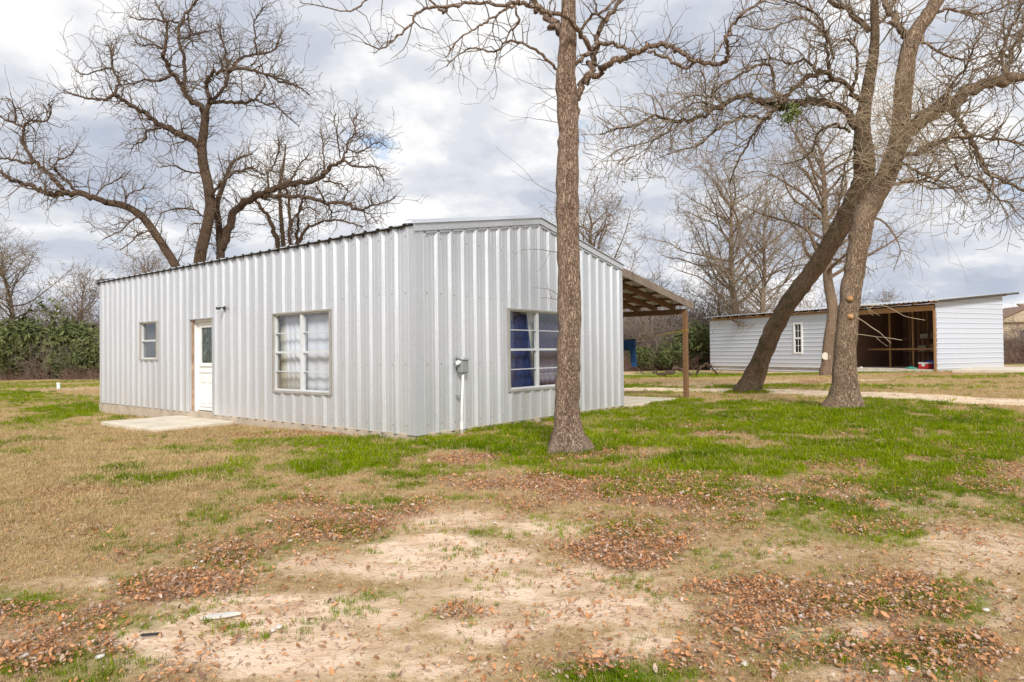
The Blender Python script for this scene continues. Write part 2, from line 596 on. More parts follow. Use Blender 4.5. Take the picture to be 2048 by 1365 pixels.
GREEN = [_ell(*e) for e in (
    (1600, 850, 520, 40, 1.0), (1900, 900, 290, 60, .95), (1350, 850, 190, 45, 1.0), (1000, 888, 180, 22, 1.0), (1550, 915, 300, 35, .9),
    (700, 925, 230, 42, .78), (450, 945, 180, 26, .7), (860, 950, 200, 40, .62), (1180, 905, 190, 40, .8), (300, 960, 110, 16, .6),
    (130, 822, 130, 13, .65), (60, 850, 110, 14, .35), (620, 890, 130, 16, .6), (30, 790, 60, 8, .7), (230, 818, 60, 8, .9),
    (1750, 1040, 330, 60, .48), (1300, 1060, 330, 50, .42), (1850, 960, 260, 40, .7), (620, 1075, 120, 35, .45), (440, 1110, 140, 35, .35),
    (265, 1165, 40, 12, 1.0), (1430, 1135, 50, 15, .8), (1210, 1352, 130, 16, .95), (1825, 1070, 26, 11, 1.0), (1120, 1080, 60, 18, .55),
    (860, 1165, 35, 22, .5), (900, 1240, 100, 35, .4), (700, 1060, 60, 18, .65), (1220, 985, 40, 20, .75), (1650, 1240, 120, 40, .35),
    (1900, 1210, 150, 60, .38), (1930, 1290, 40, 14, .8), (20, 1190, 40, 22, .7), (1500, 1160, 260, 40, .4), (1640, 1310, 150, 30, .4), (1500, 965, 380, 50, .62), (1800, 1005, 300, 45, .62), (1550, 1060, 320, 50, .45))]
LEAF = [_ell(*e) for e in (
    (1300, 985, 330, 42, .95), (1080, 965, 190, 38, .9), (1450, 1000, 200, 30, .85), (960, 925, 170, 25, .6), (1400, 855, 95, 9, 1.0), (1250, 870, 70, 9, .6),
    (680, 1050, 150, 55, .85), (520, 1110, 170, 45, .9), (330, 1190, 190, 50, 1.0), (170, 1230, 150, 45, .9), (90, 1310, 90, 30, .7), (20, 1235, 60, 25, .9), (230, 1300, 70, 26, .9),
    (1550, 1225, 170, 45, .52), (1850, 1195, 190, 45, .6), (1400, 1320, 330, 45, .55), (1880, 1310, 200, 50, .55), (1230, 1095, 170, 40, .75), (1750, 1060, 120, 16, .7),
    (620, 868, 230, 8, .9), (900, 874, 80, 9, 1.0), (1135, 918, 110, 16, .8), (1830, 890, 80, 9, .7), (1500, 1180, 200, 25, .5), (1650, 960, 140, 18, .5),
    (1990, 980, 80, 20, .6), (1150, 1340, 120, 35, .6), (890, 1230, 80, 30, .55), (1050, 1130, 100, 20, .5), (1080, 890, 90, 12, .5), (1650, 765, 60, 5, .9), (1480, 745, 45, 3, .9), (1850, 750, 45, 3, .9), (1960, 745, 40, 3, 1.0))]
SAND = [_ell(*e) for e in (
    (640, 1225, 380, 75, .7), (1010, 1185, 300, 55, .66), (420, 1310, 330, 50, .6),
    (900, 1108, 130, 30, 1.0), (750, 1150, 210, 36, 1.0), (560, 1215, 230, 40, 1.0), (380, 1290, 330, 45, .85), (650, 1310, 330, 50, .8), (1210, 1225, 170, 34, 1.0),
    (1010, 1180, 130, 36, .95), (950, 1262, 160, 30, .8), (1960, 1110, 160, 55, .36), (1880, 1000, 170, 18, .34), (2010, 1200, 70, 50, .4), (60, 1290, 130, 40, .4),
    (1080, 1060, 90, 22, .6), (1700, 1270, 160, 28, .5), (1560, 1110, 150, 20, .4), (170, 1165, 130, 16, .4), (1960, 905, 110, 7, .4), (1780, 1350, 200, 25, .4), (840, 1340, 200, 30, .6), (1300, 1290, 120, 14, .6), (950, 1040, 160, 22, .5))]
ROAD = [on_ground(*p) for p in ((1180, 779), (1300, 779), (1420, 781), (1540, 783), (1660, 787), (1780, 792), (1900, 799), (2048, 806), (2250, 818))]


def cover(x, y):
    """how much green grass, fallen leaves and bare sand each place carries"""
    x = np.asarray(x, float); y = np.asarray(y, float)
    n1 = fbm(x * 1.3, y * 1.3, 21, 4) - 0.5
    n2 = fbm(x * 1.5, y * 1.5, 41, 4) - 0.5
    n3 = fbm(x * 1.1, y * 1.1, 61, 4) - 0.5

    def field(lst, nz):
        r = np.zeros_like(x)
        for cx, cy, rx, ry, k, w in lst:
            dy = y - cy
            d = np.hypot((x - cx - k * dy) / rx, dy / ry)
            r = np.maximum(r, w * (1 - sstep(0.20, 1.55, d + nz * 2.6)))
        return r
    far = sstep(17, 26, y)
    gr = field(GREEN, n1)
    lf = field(LEAF, n2)
    sa = field(SAND, n3)
    band = fbm(x * 0.10 + 3, y * 0.22, 77, 4)
    near = 1 - sstep(11, 17, y)
    gr = np.maximum(gr, near * (.42 + .2 * sstep(0, 2, x)) * sstep(.53, .71, fbm(x * 1.7 + 40, y * 1.7, 171, 4)) * (1 - .8 * sa))
    gr = gr * (.55 + .9 * sstep(.3, .62, fbm(x * 2.4, y * 2.4, 181, 4)))
    gr = np.clip(gr, 0, 1)
    sa = sa * (.72 + .4 * sstep(.32, .6, fbm(x * 1.9 + 9, y * 2.6, 191, 4)))
    lf = np.clip(lf * (.5 + .85 * sstep(.3, .6, fbm(x * 2.1 + 70, y * 2.1, 201, 4))), 0, 1)
    lf = np.maximum(lf * (1 - .65 * sa), near * (.4 + .2 * sstep(-1.5, .5, x) * sstep(3.5, 5, y)) * sstep(.50, .68, fbm(x * 1.4 + 20, y * 1.4, 211, 4)) * (1 - .5 * sa))
    gr = np.maximum(gr, far * (0.45 + .3 * sstep(-5, 5, x)) * sstep(0.46, 0.60, band))
    sa = np.maximum(sa, far * 0.35 * sstep(0.55, 0.7, fbm(x * 0.15, y * 0.3, 88, 3)))
    lf = np.maximum(lf, 0.14 * sstep(0.52, 0.72, fbm(x * 0.9, y * 0.9, 99, 3)) * (1 - far))
    return gr, lf, sa


def road_dist(x, y):
    d = np.full(np.shape(x), 1e9)
    for a, b in zip(ROAD[:-1], ROAD[1:]):
        ax, ay, bx, by = a.x, a.y, b.x, b.y
        L2 = (bx - ax) ** 2 + (by - ay) ** 2
        t = np.clip(((x - ax) * (bx - ax) + (y - ay) * (by - ay)) / L2, 0, 1)
        d = np.minimum(d, np.hypot(x - ax - t * (bx - ax), y - ay - t * (by - ay)))
    return d


def local_b(x, y):
    rx, ry = x - O2[0], y - O2[1]
    return rx * DR[0] + ry * DR[1], rx * DL[0] + ry * DL[1]


def blocked(x, y):
    """true where a slab or a building stands"""
    lx, ly = local_b(x, y)
    b = (lx > -0.01) & (lx < BW + 0.01) & (ly > -0.01) & (ly < BL + 0.05)
    b |= (lx >= BW) & (lx < 9.27) & (ly > -0.02) & (ly < BL)
    b |= (lx > -1.6) & (lx < 0.02) & (ly > 5.18) & (ly < 7.52)
    rx, ry = x - S2[0], y - S2[1]
    sx, sy = rx * SDR[0] + ry * SDR[1], rx * SDL[0] + ry * SDL[1]
    b |= (sx > -1.3) & (sx < 7.0) & (sy > -0.1) & (sy < 19.2)
    return b


# ------------------------------------------------------------------ ground
def build_ground():
    def axis(lo, hi, step, out_lo, out_hi):
        a = list(np.arange(lo, hi + 1e-6, step))
        s = step; v = hi
        while v < out_hi:
            s *= 1.22; v += s; a.append(v)
        s = step; v = lo; pre = []
        while v > out_lo:
            s *= 1.22; v -= s; pre.append(v)
        return np.array(pre[::-1] + a)
    xs = axis(-13, 15, 0.10, -1200, 1200)
    ys = axis(1.5, 22, 0.085, -60, 1500)
    X, Y = np.meshgrid(xs, ys)
    x, y = X.ravel(), Y.ravel()
    z = G(x, y)
    gr, lf, sa = cover(x, y)
    V = np.stack([x, y, z], 1)
    nx, ny = len(xs), len(ys)
    i = np.arange(nx * ny).reshape(ny, nx)
    F = np.stack([i[:-1, :-1].ravel(), i[:-1, 1:].ravel(), i[1:, 1:].ravel(), i[1:, :-1].ravel()], 1)
    m, nt, b = new_mat('yard_ground')
    me = mesh_np('ground', V, F, m, True)
    at_ = me.attributes.new('cover', 'FLOAT_COLOR', 'POINT')
    cc = np.stack([gr, lf, sa, np.ones_like(gr)], 1).astype(np.float32)
    at_.data.foreach_set('color', cc.ravel())
    a = nd(nt, 'ShaderNodeAttribute', attribute_type='GEOMETRY', attribute_name='cover')
    sep = nt.nodes.new('ShaderNodeSeparateColor')
    nt.links.new(a.outputs['Color'], sep.inputs[0])
    v = obj_vec(nt)
    n_f = tex_noise(nt, v, 38.0, 6, 0.7)
    n_m = tex_noise(nt, v, 7.0, 6, 0.65)
    n_b = tex_noise(nt, v, 0.8, 5, 0.6)
    n_s = tex_noise(nt, obj_vec(nt, (1, 2.2, 1)), 3.2, 7, 0.68, 0.5)
    dry = ramp(nt, n_f, [(0.25, (0.27, 0.18, 0.09)), (0.48, (0.45, 0.325, 0.175)), (0.75, (0.61, 0.47, 0.28))])
    dry = mixc(nt, ramp(nt, n_b, [(0.35, 0.0), (0.65, 0.55)]), dry, (0.42, 0.28, 0.155))
    green = ramp(nt, n_f, [(0.25, (0.06, 0.09, 0.008)), (0.5, (0.13, 0.19, 0.015)), (0.8, (0.26, 0.28, 0.05))])
    leaf = ramp(nt, n_f, [(0.25, (0.19, 0.11, 0.07)), (0.5, (0.36, 0.22, 0.145)), (0.8, (0.52, 0.37, 0.27))])
    sand = ramp(nt, n_s, [(0.26, (0.44, 0.285, 0.17)), (0.40, (0.66, 0.465, 0.305)), (0.54, (0.82, 0.615, 0.44)), (0.78, (0.88, 0.71, 0.55))])
    sand = mixc(nt, ramp(nt, n_f, [(0.60, 0.0), (0.80, 0.35)]), sand, (0.30, 0.20, 0.12))

    def edge(ch, nz, lo, hi):
        s = fmath(nt, 'ADD', ch, fmath(nt, 'MULTIPLY', fmath(nt, 'SUBTRACT', nz, 0.5), 0.9))
        return ramp(nt, s, [(lo, 0.0), (hi, 1.0)])
    c = mixc(nt, edge(sep.outputs[2], n_m, 0.08, 0.62), dry, sand)
    c = mixc(nt, edge(sep.outputs[1], n_m, 0.30, 1.0), c, leaf)
    n_g = tex_noise(nt, v, 5.0, 6, 0.7)
    c = mixc(nt, edge(sep.outputs[0], n_g, 0.30, 0.90), c, green)
    nt.links.new(c, b.inputs['Base Color'])
    b.inputs['Roughness'].default_value = 1.0
    b.inputs['Specular IOR Level'].default_value = 0.1
    h = fmath(nt, 'ADD', fmath(nt, 'MULTIPLY', n_f, 0.5), n_s)
    bump(nt, b, h, 0.75, 0.04)
    new_obj('ground', me, kind='structure', label='yard ground of dry grass, green grass, leaf litter and bare sand')


build_ground()


def build_road():
    """two-rut sandy track as a thin sheet with a ragged edge"""
    pts = [np.array((p.x, p.y)) for p in ROAD]
    first = pts[0] + (pts[0] - pts[1]) * 3; last = pts[-1] + (pts[-1] - pts[-2]) * 2
    pts = [first] + pts + [last]
    P = []
    for a, b in zip(pts[:-1], pts[1:]):
        n = max(2, int(np.hypot(*(b - a)) / 0.16))
        for k in range(n):
            P.append(a + (b - a) * k / n)
    P = np.array(P)
    T = np.gradient(P, axis=0); T /= np.linalg.norm(T, axis=1)[:, None]
    Nn = np.stack([-T[:, 1], T[:, 0]], 1)
    s = np.arange(len(P)) * 0.16
    w1 = 1.15 + (fbm(s * 0.6, s * 0 + 3, 5, 5) - 0.5) * 1.9
    w2 = 1.25 + (fbm(s * 0.6, s * 0 + 9, 8, 5) - 0.5) * 1.9
    rows = 15
    V = []
    for k in range(rows):
        t = k / (rows - 1)
        off = -w1 * (1 - t) + w2 * t
        q = P + Nn * off[:, None]
        lift = 0.012 if 0 < k < rows - 1 else -0.02
        V.append(np.stack([q[:, 0], q[:, 1], G(q[:, 0], q[:, 1]) + lift], 1))
    V = np.concatenate(V)
    n = len(P)
    i = np.arange(rows * n).reshape(rows, n)
    F = np.stack([i[:-1, :-1].ravel(), i[:-1, 1:].ravel(), i[1:, 1:].ravel(), i[1:, :-1].ravel()], 1)
    m, nt, b = new_mat('sandy_track')
    v = obj_vec(nt)
    s1 = tex_noise(nt, v, 2.2, 7, 0.68, 0.4); s2 = tex_noise(nt, v, 30, 5, 0.7)
    c = ramp(nt, s1, [(0.25, (0.48, 0.34, 0.21)), (0.5, (0.72, 0.56, 0.39)), (0.8, (0.80, 0.66, 0.50))])
    c = mixc(nt, ramp(nt, s2, [(0.55, 0.0), (0.75, 0.4)]), c, (0.30, 0.21, 0.12))
    nt.links.new(c, b.inputs['Base Color'])
    b.inputs['Roughness'].default_value = 1.0
    b.inputs['Specular IOR Level'].default_value = 0.1
    bump(nt, b, s1, 0.5, 0.04)
    new_obj('dirt_road', mesh_np('dirt_road', V, F, m, True), kind='structure', label='pale sandy track crossing the yard in front of the shed')


build_road()

# ------------------------------------------------------------------ ribbed sheets
def rib_profile(a0, a1, phase=0.0, period=0.3048, rb=0.062, rt=0.026, rh=0.040, minor=0.0045):
    pts = []
    k0 = int(math.floor((a0 - phase) / period)) - 1
    k1 = int(math.ceil((a1 - phase) / period)) + 1
    for k in range(k0, k1 + 1):
        c = phase + k * period
        pts += [(c - rb, 0), (c - rt, rh), (c + rt, rh), (c + rb, 0)]
        if minor:
            for q in (period / 3, 2 * period / 3):
                pts += [(c + q - .020, 0), (c + q - .012, minor), (c + q + .012, minor), (c + q + .020, 0)]
    pts.sort()

    def val(a):
        for (x0, y0), (x1, y1) in zip(pts[:-1], pts[1:]):
            if x0 <= a <= x1:
                return y0 + (y1 - y0) * (a - x0) / (x1 - x0 + 1e-12)
        return 0
    res = [(a0, val(a0))] + [p for p in pts if a0 + 1e-4 < p[0] < a1 - 1e-4] + [(a1, val(a1))]
    return res, val


def ribbed(a0, a1, zb, zt, openings=(), **kw):
    """sheet between a0 and a1; zb, zt functions of a; openings (a0,a1,z0,z1); gives (a,out,z) verts and quads"""
    prof, val = rib_profile(a0, a1, **kw)
    cuts = sorted({c for o in openings for c in o[:2] if a0 + 1e-3 < c < a1 - 1e-3})
    A = sorted(prof + [(c, val(c)) for c in cuts])
    v, f = [], []
    for (x0, o0), (x1, o1) in zip(A[:-1], A[1:]):
        if x1 - x0 < 1e-6: continue
        xm = (x0 + x1) / 2
        spans = [(None, None)]
        for oa, ob, oz0, oz1 in openings:
            if oa - 1e-4 < xm < ob + 1e-4:
                spans = [(None, oz0), (oz1, None)]
        for s0, s1 in spans:
            n = len(v)
            v += [(x0, o0, zb(x0) if s0 is None else s0), (x1, o1, zb(x1) if s0 is None else s0), (x1, o1, zt(x1) if s1 is None else s1), (x0, o0, zt(x0) if s1 is None else s1)]
            f.append((n, n + 1, n + 2, n + 3))
    return v, f


# ------------------------------------------------------------------ the metal building
ROT_B = math.atan2(DR[1], DR[0])
ZB = 0.085
EAVE, RIDGE = 3.27, 3.84
roof_z = lambda x: EAVE + (RIDGE - EAVE) * (1 - abs(x - BW / 2) / (BW / 2))
bld = thing('metal_building', 'long galvanised metal building with ribbed walls and low gable roof', 'building', (O2[0], O2[1], 0), ROT_B)

WIN_BIG = (2.07, 3.80, 0.65, 2.085)      # on the long side
DOOR = (6.03, 7.0, 0.13, 2.09)
WIN_SM = (8.58, 9.46, 1.245, 2.13)
WIN_G = (2.22, 4.0, 0.64, 2.095)         # on the gable end

PANEL = 0.9144


def put_panel(v, f, mp, mat, ops, a, b):
    whole = [o for o in ops if o[0] <= a + 1e-3 and o[1] >= b - 1e-3]
    sets = [f]
    if whole:
        zc = (whole[0][2] + whole[0][3]) / 2
        sets = [[q for q in f if v[q[0]][2] < zc], [q for q in f if v[q[0]][2] >= zc]]
    for fs in sets:
        used = sorted({i for q in fs for i in q}); ix = {k: n for n, k in enumerate(used)}
        new_obj('wall_panel', mesh('wall_panel', [mp(*v[k]) for k in used], [tuple(ix[i] for i in q) for q in fs], mat), bld)


def wall_panels():
    a = 0.0
    while a < BL - 0.02:
        b = min(a + PANEL, BL)
        v, f = ribbed(a, b, lambda q: ZB - 0.03 * 0 + 0.003 * q, lambda q: EAVE - 0.015, (WIN_BIG, DOOR, WIN_SM), phase=0.152)
        put_panel(v, f, lambda x, o, z: (-o, x, z), M['galv'], (WIN_BIG, DOOR, WIN_SM), a, b)
        v, f = ribbed(a, b, lambda q: ZB, lambda q: EAVE - 0.015, (), phase=0.152)
        new_obj('wall_panel', mesh('wall_panel', [(BW + o, x, z) for x, o, z in v], f, M['galv']), bld)
        v, f = ribbed(a - (0.09 if a == 0 else 0), b + (0.09 if b >= BL else 0), lambda q: -0.09, lambda q: BW / 2, (), phase=0.152, rh=0.027)
        new_obj('roof_panel', mesh('roof_panel', [(z, x, roof_z(z) + o + 0.012) for x, o, z in v], f, M['roof']), bld)
        new_obj('roof_panel', mesh('roof_panel', [(BW - z, x, roof_z(z) + o + 0.012) for x, o, z in v], f, M['roof']), bld)
        a = b
    a = 0.0
    while a < BW - 0.02:
        b = min(a + PANEL, BW)
        cut = (WIN_G,)
        # ridge inside a panel: add the ridge as a cut so that the top follows both slopes
        ridge_cut = (BW / 2, BW / 2, 0, 0)
        prof_open = cut + ((ridge_cut,) if a < BW / 2 < b else ())
        v, f = ribbed(a, b, lambda q: ZB, lambda q: roof_z(q) - 0.03, prof_open, phase=0.152)
        put_panel(v, f, lambda x, o, z: (x, -o, z), M['galv'], cut, a, b)
        v, f = ribbed(a, b, lambda q: ZB, lambda q: roof_z(q) - 0.03, ((BW / 2, BW / 2, 0, 0),) if a < BW / 2 < b else (), phase=0.152)
        new_obj('wall_panel', mesh('wall_panel', [(x, BL + o, z) for x, o, z in v], f, M['galv']), bld)
        a = b


wall_panels()
MB().box(0.03, BW - 0.03, 0.03, BL - 0.03, -0.45, 0.12).build('foundation', M['concrete_edge'], bld)
edge = MB()
edge.box(-0.012, 0.03, -0.012, BL + 0.02, -0.45, ZB + 0.02)
edge.box(-0.012, BW + 0.01, -0.012, 0.029, -0.451, ZB + 0.019)
edge.build('foundation_edge', M['concrete_edge'], bld, bevel=0.006)

def screw_heads():
    m = MB()
    for z in (0.22, 1.15, 2.25, 3.12):
        y = 0.152 + 0.075
        while y < BL:
            inside = any(o[0] - .03 < y < o[1] + .03 and o[2] - .04 < z < o[3] + .04 for o in (WIN_BIG, DOOR, WIN_SM))
            if not inside: m.box(-.008, .0, y - .009, y + .009, z - .009, z + .009)
            y += 0.3048
        x = 0.152 + 0.075
        while x < BW:
            if not (WIN_G[0] - .03 < x < WIN_G[1] + .03 and WIN_G[2] - .04 < z < WIN_G[3] + .04): m.box(x - .009, x + .009, -.008, .0, z - .009, z + .009)
            x += 0.3048
    m.build('screw_heads', M['grey_box'], bld, kind='stuff')


screw_heads()

# corner trims
for cx, cy, sx, sy in ((0, 0, 1, 1), (BW, 0, -1, 1), ):
    t = 0.003; w = 0.125; p = 0.037
    mb = MB()
    x0, x1 = sorted((cx - sx * p, cx + sx * w)); y0, y1 = sorted((cy - sy * p, cy - sy * (p - t)))
    mb.box(x0, x1, y0, y1, ZB, roof_z(max(0.02, min(BW - 0.02, cx + sx * w * 0.5))) - 0.02)
    x0, x1 = sorted((cx - sx * p, cx - sx * (p - t))); y0, y1 = sorted((cy - sy * (p - t), cy + sy * w))
    mb.box(x0, x1, y0, y1, ZB, EAVE - 0.02)
    mb.build('corner_trim', M['galv_trim'], bld)

# rake trims on the gable ends, each slope one bent sheet
RAKE = [(-0.16, 0.066), (-0.005, 0.060), (0.062, -0.012), (0.062, -0.122), (0.046, -0.126)]
RAKE2 = [(0.040, -0.128), (0.040, -0.160), (0.0, -0.163)]


def rake(profile, name, xs, ysign, y0, mat):
    v = []; f = []
    for x in xs:
        for out, dz in profile:
            v.append((x, y0 - ysign * out, roof_z(min(max(x, 0), BW)) + (-(abs(min(0, x)) + max(0, x - BW)) * (RIDGE - EAVE) / (BW / 2)) + dz + 0.02))
    n = len(profile)
    for i in range(len(xs) - 1):
        for k in range(n - 1):
            f.append((i * n + k, i * n + k + 1, (i + 1) * n + k + 1, (i + 1) * n + k))
    new_obj(name, mesh(name, v, f, mat), bld)


for ysg, y0 in ((1, 0.0), (-1, BL)):
    rake(RAKE, 'rake_trim', (-0.10, BW / 2), ysg, y0, M['galv_trim'])
    rake(RAKE, 'rake_trim', (BW / 2, BW + 0.06), ysg, y0, M['galv_trim'])
    rake(RAKE2, 'rake_flashing', (0.0, BW / 2), ysg, y0, M['galv_trim'])
    rake(RAKE2, 'rake_flashing', (BW / 2, BW), ysg, y0, M['galv_trim'])
MB().box(-0.06, -0.034, 0.0, BL + 0.05, EAVE - 0.018, EAVE - 0.004).build('eave_closure', M['dark_edge'], bld)
MB().box(0.0, 0.03, 0.02, BL - 0.02, EAVE - 0.055, EAVE - 0.01).build('eave_purlin', M['dark_edge'], bld)


def window(side, rect, cols, rows, glassmat, name='window', recess=0.035, sash_off=0.0, casing=0.036, mull=0.045):
    """side 'L' long wall (a along y, out -x), 'G' gable (a along x, out -y)"""
    a0, a1, z0, z1 = rect
    mp = (lambda a, o, z: (-o, a, z)) if side == 'L' else (lambda a, o, z: (a, -o, z))

    def bx(mb, aa, ab, o0, o1, za, zb):
        p = [mp(aa, o0, za), mp(ab, o0, za), mp(ab, o1, za), mp(aa, o1, za), mp(aa, o0, zb), mp(ab, o0, zb), mp(ab, o1, zb), mp(aa, o1, zb)]
        mb.hexa(p)
    mb = MB()
    c = casing
    bx(mb, a0 - c * .4, a0 + c * .6, -0.09, 0.040, z0, z1)
    bx(mb, a1 - c * .6, a1 + c * .4, -0.09, 0.040, z0, z1)
    bx(mb, a0 - c * .5, a1 + c * .5, -0.09, 0.048, z1 - c * .5, z1 + c * .3)
    bx(mb, a0 - c * .5, a1 + c * .5, -0.09, 0.052, z0 - c * .6, z0 + c * .5)
    w = mb.build(name, M['casing'], bld)
    ia0, ia1, iz0, iz1 = a0 + c * .6, a1 - c * .6, z0 + c * .5, z1 - c * .5
    wc = (ia1 - ia0 - mull * (cols - 1)) / cols
    zm = (iz0 + iz1) / 2
    for k in range(cols):
        ca = ia0 + k * (wc + mull); cb = ca + wc
        if k:
            m2 = MB(); bx(m2, ca - mull, ca, -0.06, 0.012, iz0, iz1); m2.build('mullion', M['alu'], w)
        fr = MB()
        s = 0.022
        bx(fr, ca, ca + s, -0.05, 0.004, iz0, iz1); bx(fr, cb - s, cb, -0.05, 0.004, iz0, iz1)
        bx(fr, ca + s, cb - s, -0.05, 0.004, iz1 - s, iz1); bx(fr, ca + s, cb - s, -0.05, 0.006, iz0, iz0 + s * 1.3)
        bx(fr, ca + s, cb - s, -0.05, 0.010, zm - 0.019, zm + 0.019)
        fr.build('sash', M['alu'], w)
        hh = (iz1 - iz0) / rows
        for r in range(rows):
            zz = iz0 + r * hh
            if r and not (rows % 2 == 0 and r == rows // 2):
                m3 = MB(); bx(m3, ca + s, cb - s, -0.035, 0.002, zz - 0.008, zz + 0.008); m3.build('muntin', M['alu'], w)
            g = MB(); off = recess if r >= rows / 2 else recess - 0.012
            bx(g, ca + s * .7, cb - s * .7, -off, -off + 0.004, zz + 0.006, zz + hh - 0.006)
            gm = glassmat if not callable(glassmat) else glassmat(k, r)
            g.build('pane', gm, w)
    return w


window('L', WIN_BIG, 2, 4, lambda k, r: M['glass_dirty'] if (k == 1 and r < 1) else M['glass'])
window('L', WIN_SM, 1, 2, M['glass'], mull=0.03)
window('G', WIN_G, 2, 4, M['glass'])


# near-black sheets added behind the small and gable windows to darken the panes
MB().box(0.9, 0.95, 7.6, 11.6, 0.13, 3.1).build('dark_backing', M['dark_edge'], bld)
MB().box(0.06, 0.89, 7.55, 7.6, 0.13, 3.1).build('dark_backing', M['dark_edge'], bld)
MB().box(2.0, 4.4, 1.3, 1.35, 0.13, 3.1).build('dark_backing', M['dark_edge'], bld)
MB().box(0.06, 0.88, 7.62, 11.6, 2.5, 2.55).build('dark_backing_top', M['dark_edge'], bld)


# door
def build_door():
    a0, a1, z0, z1 = DOOR
    lin = MB()
    lin.box(-0.036, 0.20, a0 - 0.02, a0 + 0.012, z0, z1 + 0.01)
    lin.box(-0.036, 0.20, a1 - 0.012, a1 + 0.02, z0, z1 + 0.01)
    lin.box(-0.044, 0.20, a0 - 0.04, a1 + 0.04, z1 + 0.011, z1 + 0.03)
    lin.build('door_casing', M['galv_trim'], bld)
    MB().box(0.005, 0.04, a1 - 0.035, a1 - 0.0125, z0, z1).build('door_jamb', M['casing_rust'], bld)
    jm = MB()
    jm.box(0.06, 0.16, a1 - 0.055, a1 - 0.0125, z0, z1)
    jm.box(0.06, 0.16, a0 + 0.0125, a0 + 0.05, z0, z1)
    jm.box(0.06, 0.16, a0 + 0.051, a1 - 0.056, z1 - 0.045, z1 + 0.008)
    jm.build('door_frame', M['white'], bld)
    MB().box(-0.06, 0.2, a0 - 0.01, a1 + 0.01, -0.1, z0).build('door_sill', M['concrete_edge'], bld)
    b0, b1 = a0 + 0.052, a1 - 0.058
    x0 = 0.115
    d = MB()
    g0, g1_, gz0, gz1 = b0 + 0.16, b1 - 0.17, 1.16, 1.93
    d.box(x0, x0 + 0.04, b0, g0, z0 + 0.02, z1 - 0.05)
    d.box(x0, x0 + 0.04, g1_, b1, z0 + 0.02, z1 - 0.05)
    d.box(x0, x0 + 0.04, g0, g1_, z0 + 0.02, gz0)
    d.box(x0, x0 + 0.04, g0, g1_, gz1, z1 - 0.05)
    door = d.build('door', M['white'], bld)
    MB().box(x0 + 0.015, x0 + 0.022, g0 - 0.002, g1_ + 0.002, gz0 - 0.002, gz1 + 0.002).build('door_glass', M['leaded'], door)
    fr = MB()
    for q in ((g0 - 0.03, g0 + 0.006, gz0 - 0.03, gz1 + 0.03), (g1_ - 0.006, g1_ + 0.03, gz0 - 0.03, gz1 + 0.03), (g0 + 0.006, g1_ - 0.006, gz1 - 0.006, gz1 + 0.03), (g0 + 0.006, g1_ - 0.006, gz0 - 0.03, gz0 + 0.006)):
        fr.box(x0 - 0.014, x0 + 0.001, *q)
    fr.box(x0 - 0.03, x0 + 0.001, g0 - 0.06, g1_ + 0.06, gz0 - 0.065, gz0 - 0.031)
    fr.build('glass_frame', M['white'], door)
    mid = (b0 + b1) / 2
    for (pa, pb) in ((b0 + 0.13, mid - 0.03), (mid + 0.03, b1 - 0.13)):
        for (pz0, pz1) in ((z0 + 0.16, z0 + 0.52), (z0 + 0.60, z0 + 0.80)):
            p = MB()
            p.hexa([(x0 + 0.001, pa, pz0), (x0 - 0.016, pa + 0.02, pz0 + 0.02), (x0 - 0.016, pb - 0.02, pz0 + 0.02), (x0 + 0.001, pb, pz0), (x0 + 0.001, pa, pz1), (x0 - 0.016, pa + 0.02, pz1 - 0.02), (x0 - 0.016, pb - 0.02, pz1 - 0.02), (x0 + 0.001, pb, pz1)])
            p.build('door_panel', M['white'], door)
    sh = MB(); sh.box(x0 - 0.022, x0 + 0.001, b0 + 0.08, b1 - 0.08, z0 + 0.83, z0 + 0.865)
    sh.build('door_moulding', M['white'], door)
    sh = MB(); sh.box(x0 - 0.018, x0 + 0.001, b0 + 0.08, b1 - 0.08, z0 + 0.10, z0 + 0.125)
    sh.build('door_moulding', M['white'], door)
    k = MB(); k.tube([(x0, b0 + 0.07, 1.0), (x0 - 0.05, b0 + 0.07, 1.0), (x0 - 0.075, b0 + 0.07, 1.0)], [0.012, 0.014, 0.03], 10)
    k.build('door_knob', M['grey_box'], door, True)


build_door()


def to_world_b(x, y, z=0.0):
    p = O2 + DR * x + DL * y
    return Vector((p[0], p[1], z))


# wall lamp beside the door
def build_lamp():
    p = to_world_b(-0.034, 5.52, 2.28)
    t = thing('wall_lamp', 'small black wall lamp with clear glass shade beside the white door', 'lamp', p, ROT_B)
    t.scale = (.8, .8, .8)
    m = MB(); m.tube([(0.0, 0, 0.0), (-0.02, 0, 0.0)], [0.055, 0.05], 14); m.build('back_plate', M['black'], t)
    m = MB(); m.tube([(-0.02, 0, 0.0), (-0.10, 0, 0.01), (-0.15, 0, 0.005), (-0.17, 0, -0.01)], [0.016, 0.014, 0.014, 0.02], 8); m.build('arm', M['black'], t)
    m = MB(); m.tube([(-0.17, 0, 0.015), (-0.17, 0, -0.02), (-0.17, 0, -0.045)], [0.05, 0.056, 0.05], 14); m.build('cap', M['black'], t)
    m = MB(); m.tube([(-0.17, 0, -0.046), (-0.17, 0, -0.09), (-0.17, 0, -0.135)], [0.045, 0.052, 0.03], 14); m.build('glass_shade', M['glass'], t)
    m = MB(); m.tube([(-0.17, 0, -0.05), (-0.17, 0, -0.08), (-0.17, 0, -0.11)], [0.012, 0.026, 0.010], 10); m.build('bulb', M['white'], t, True)


build_lamp()


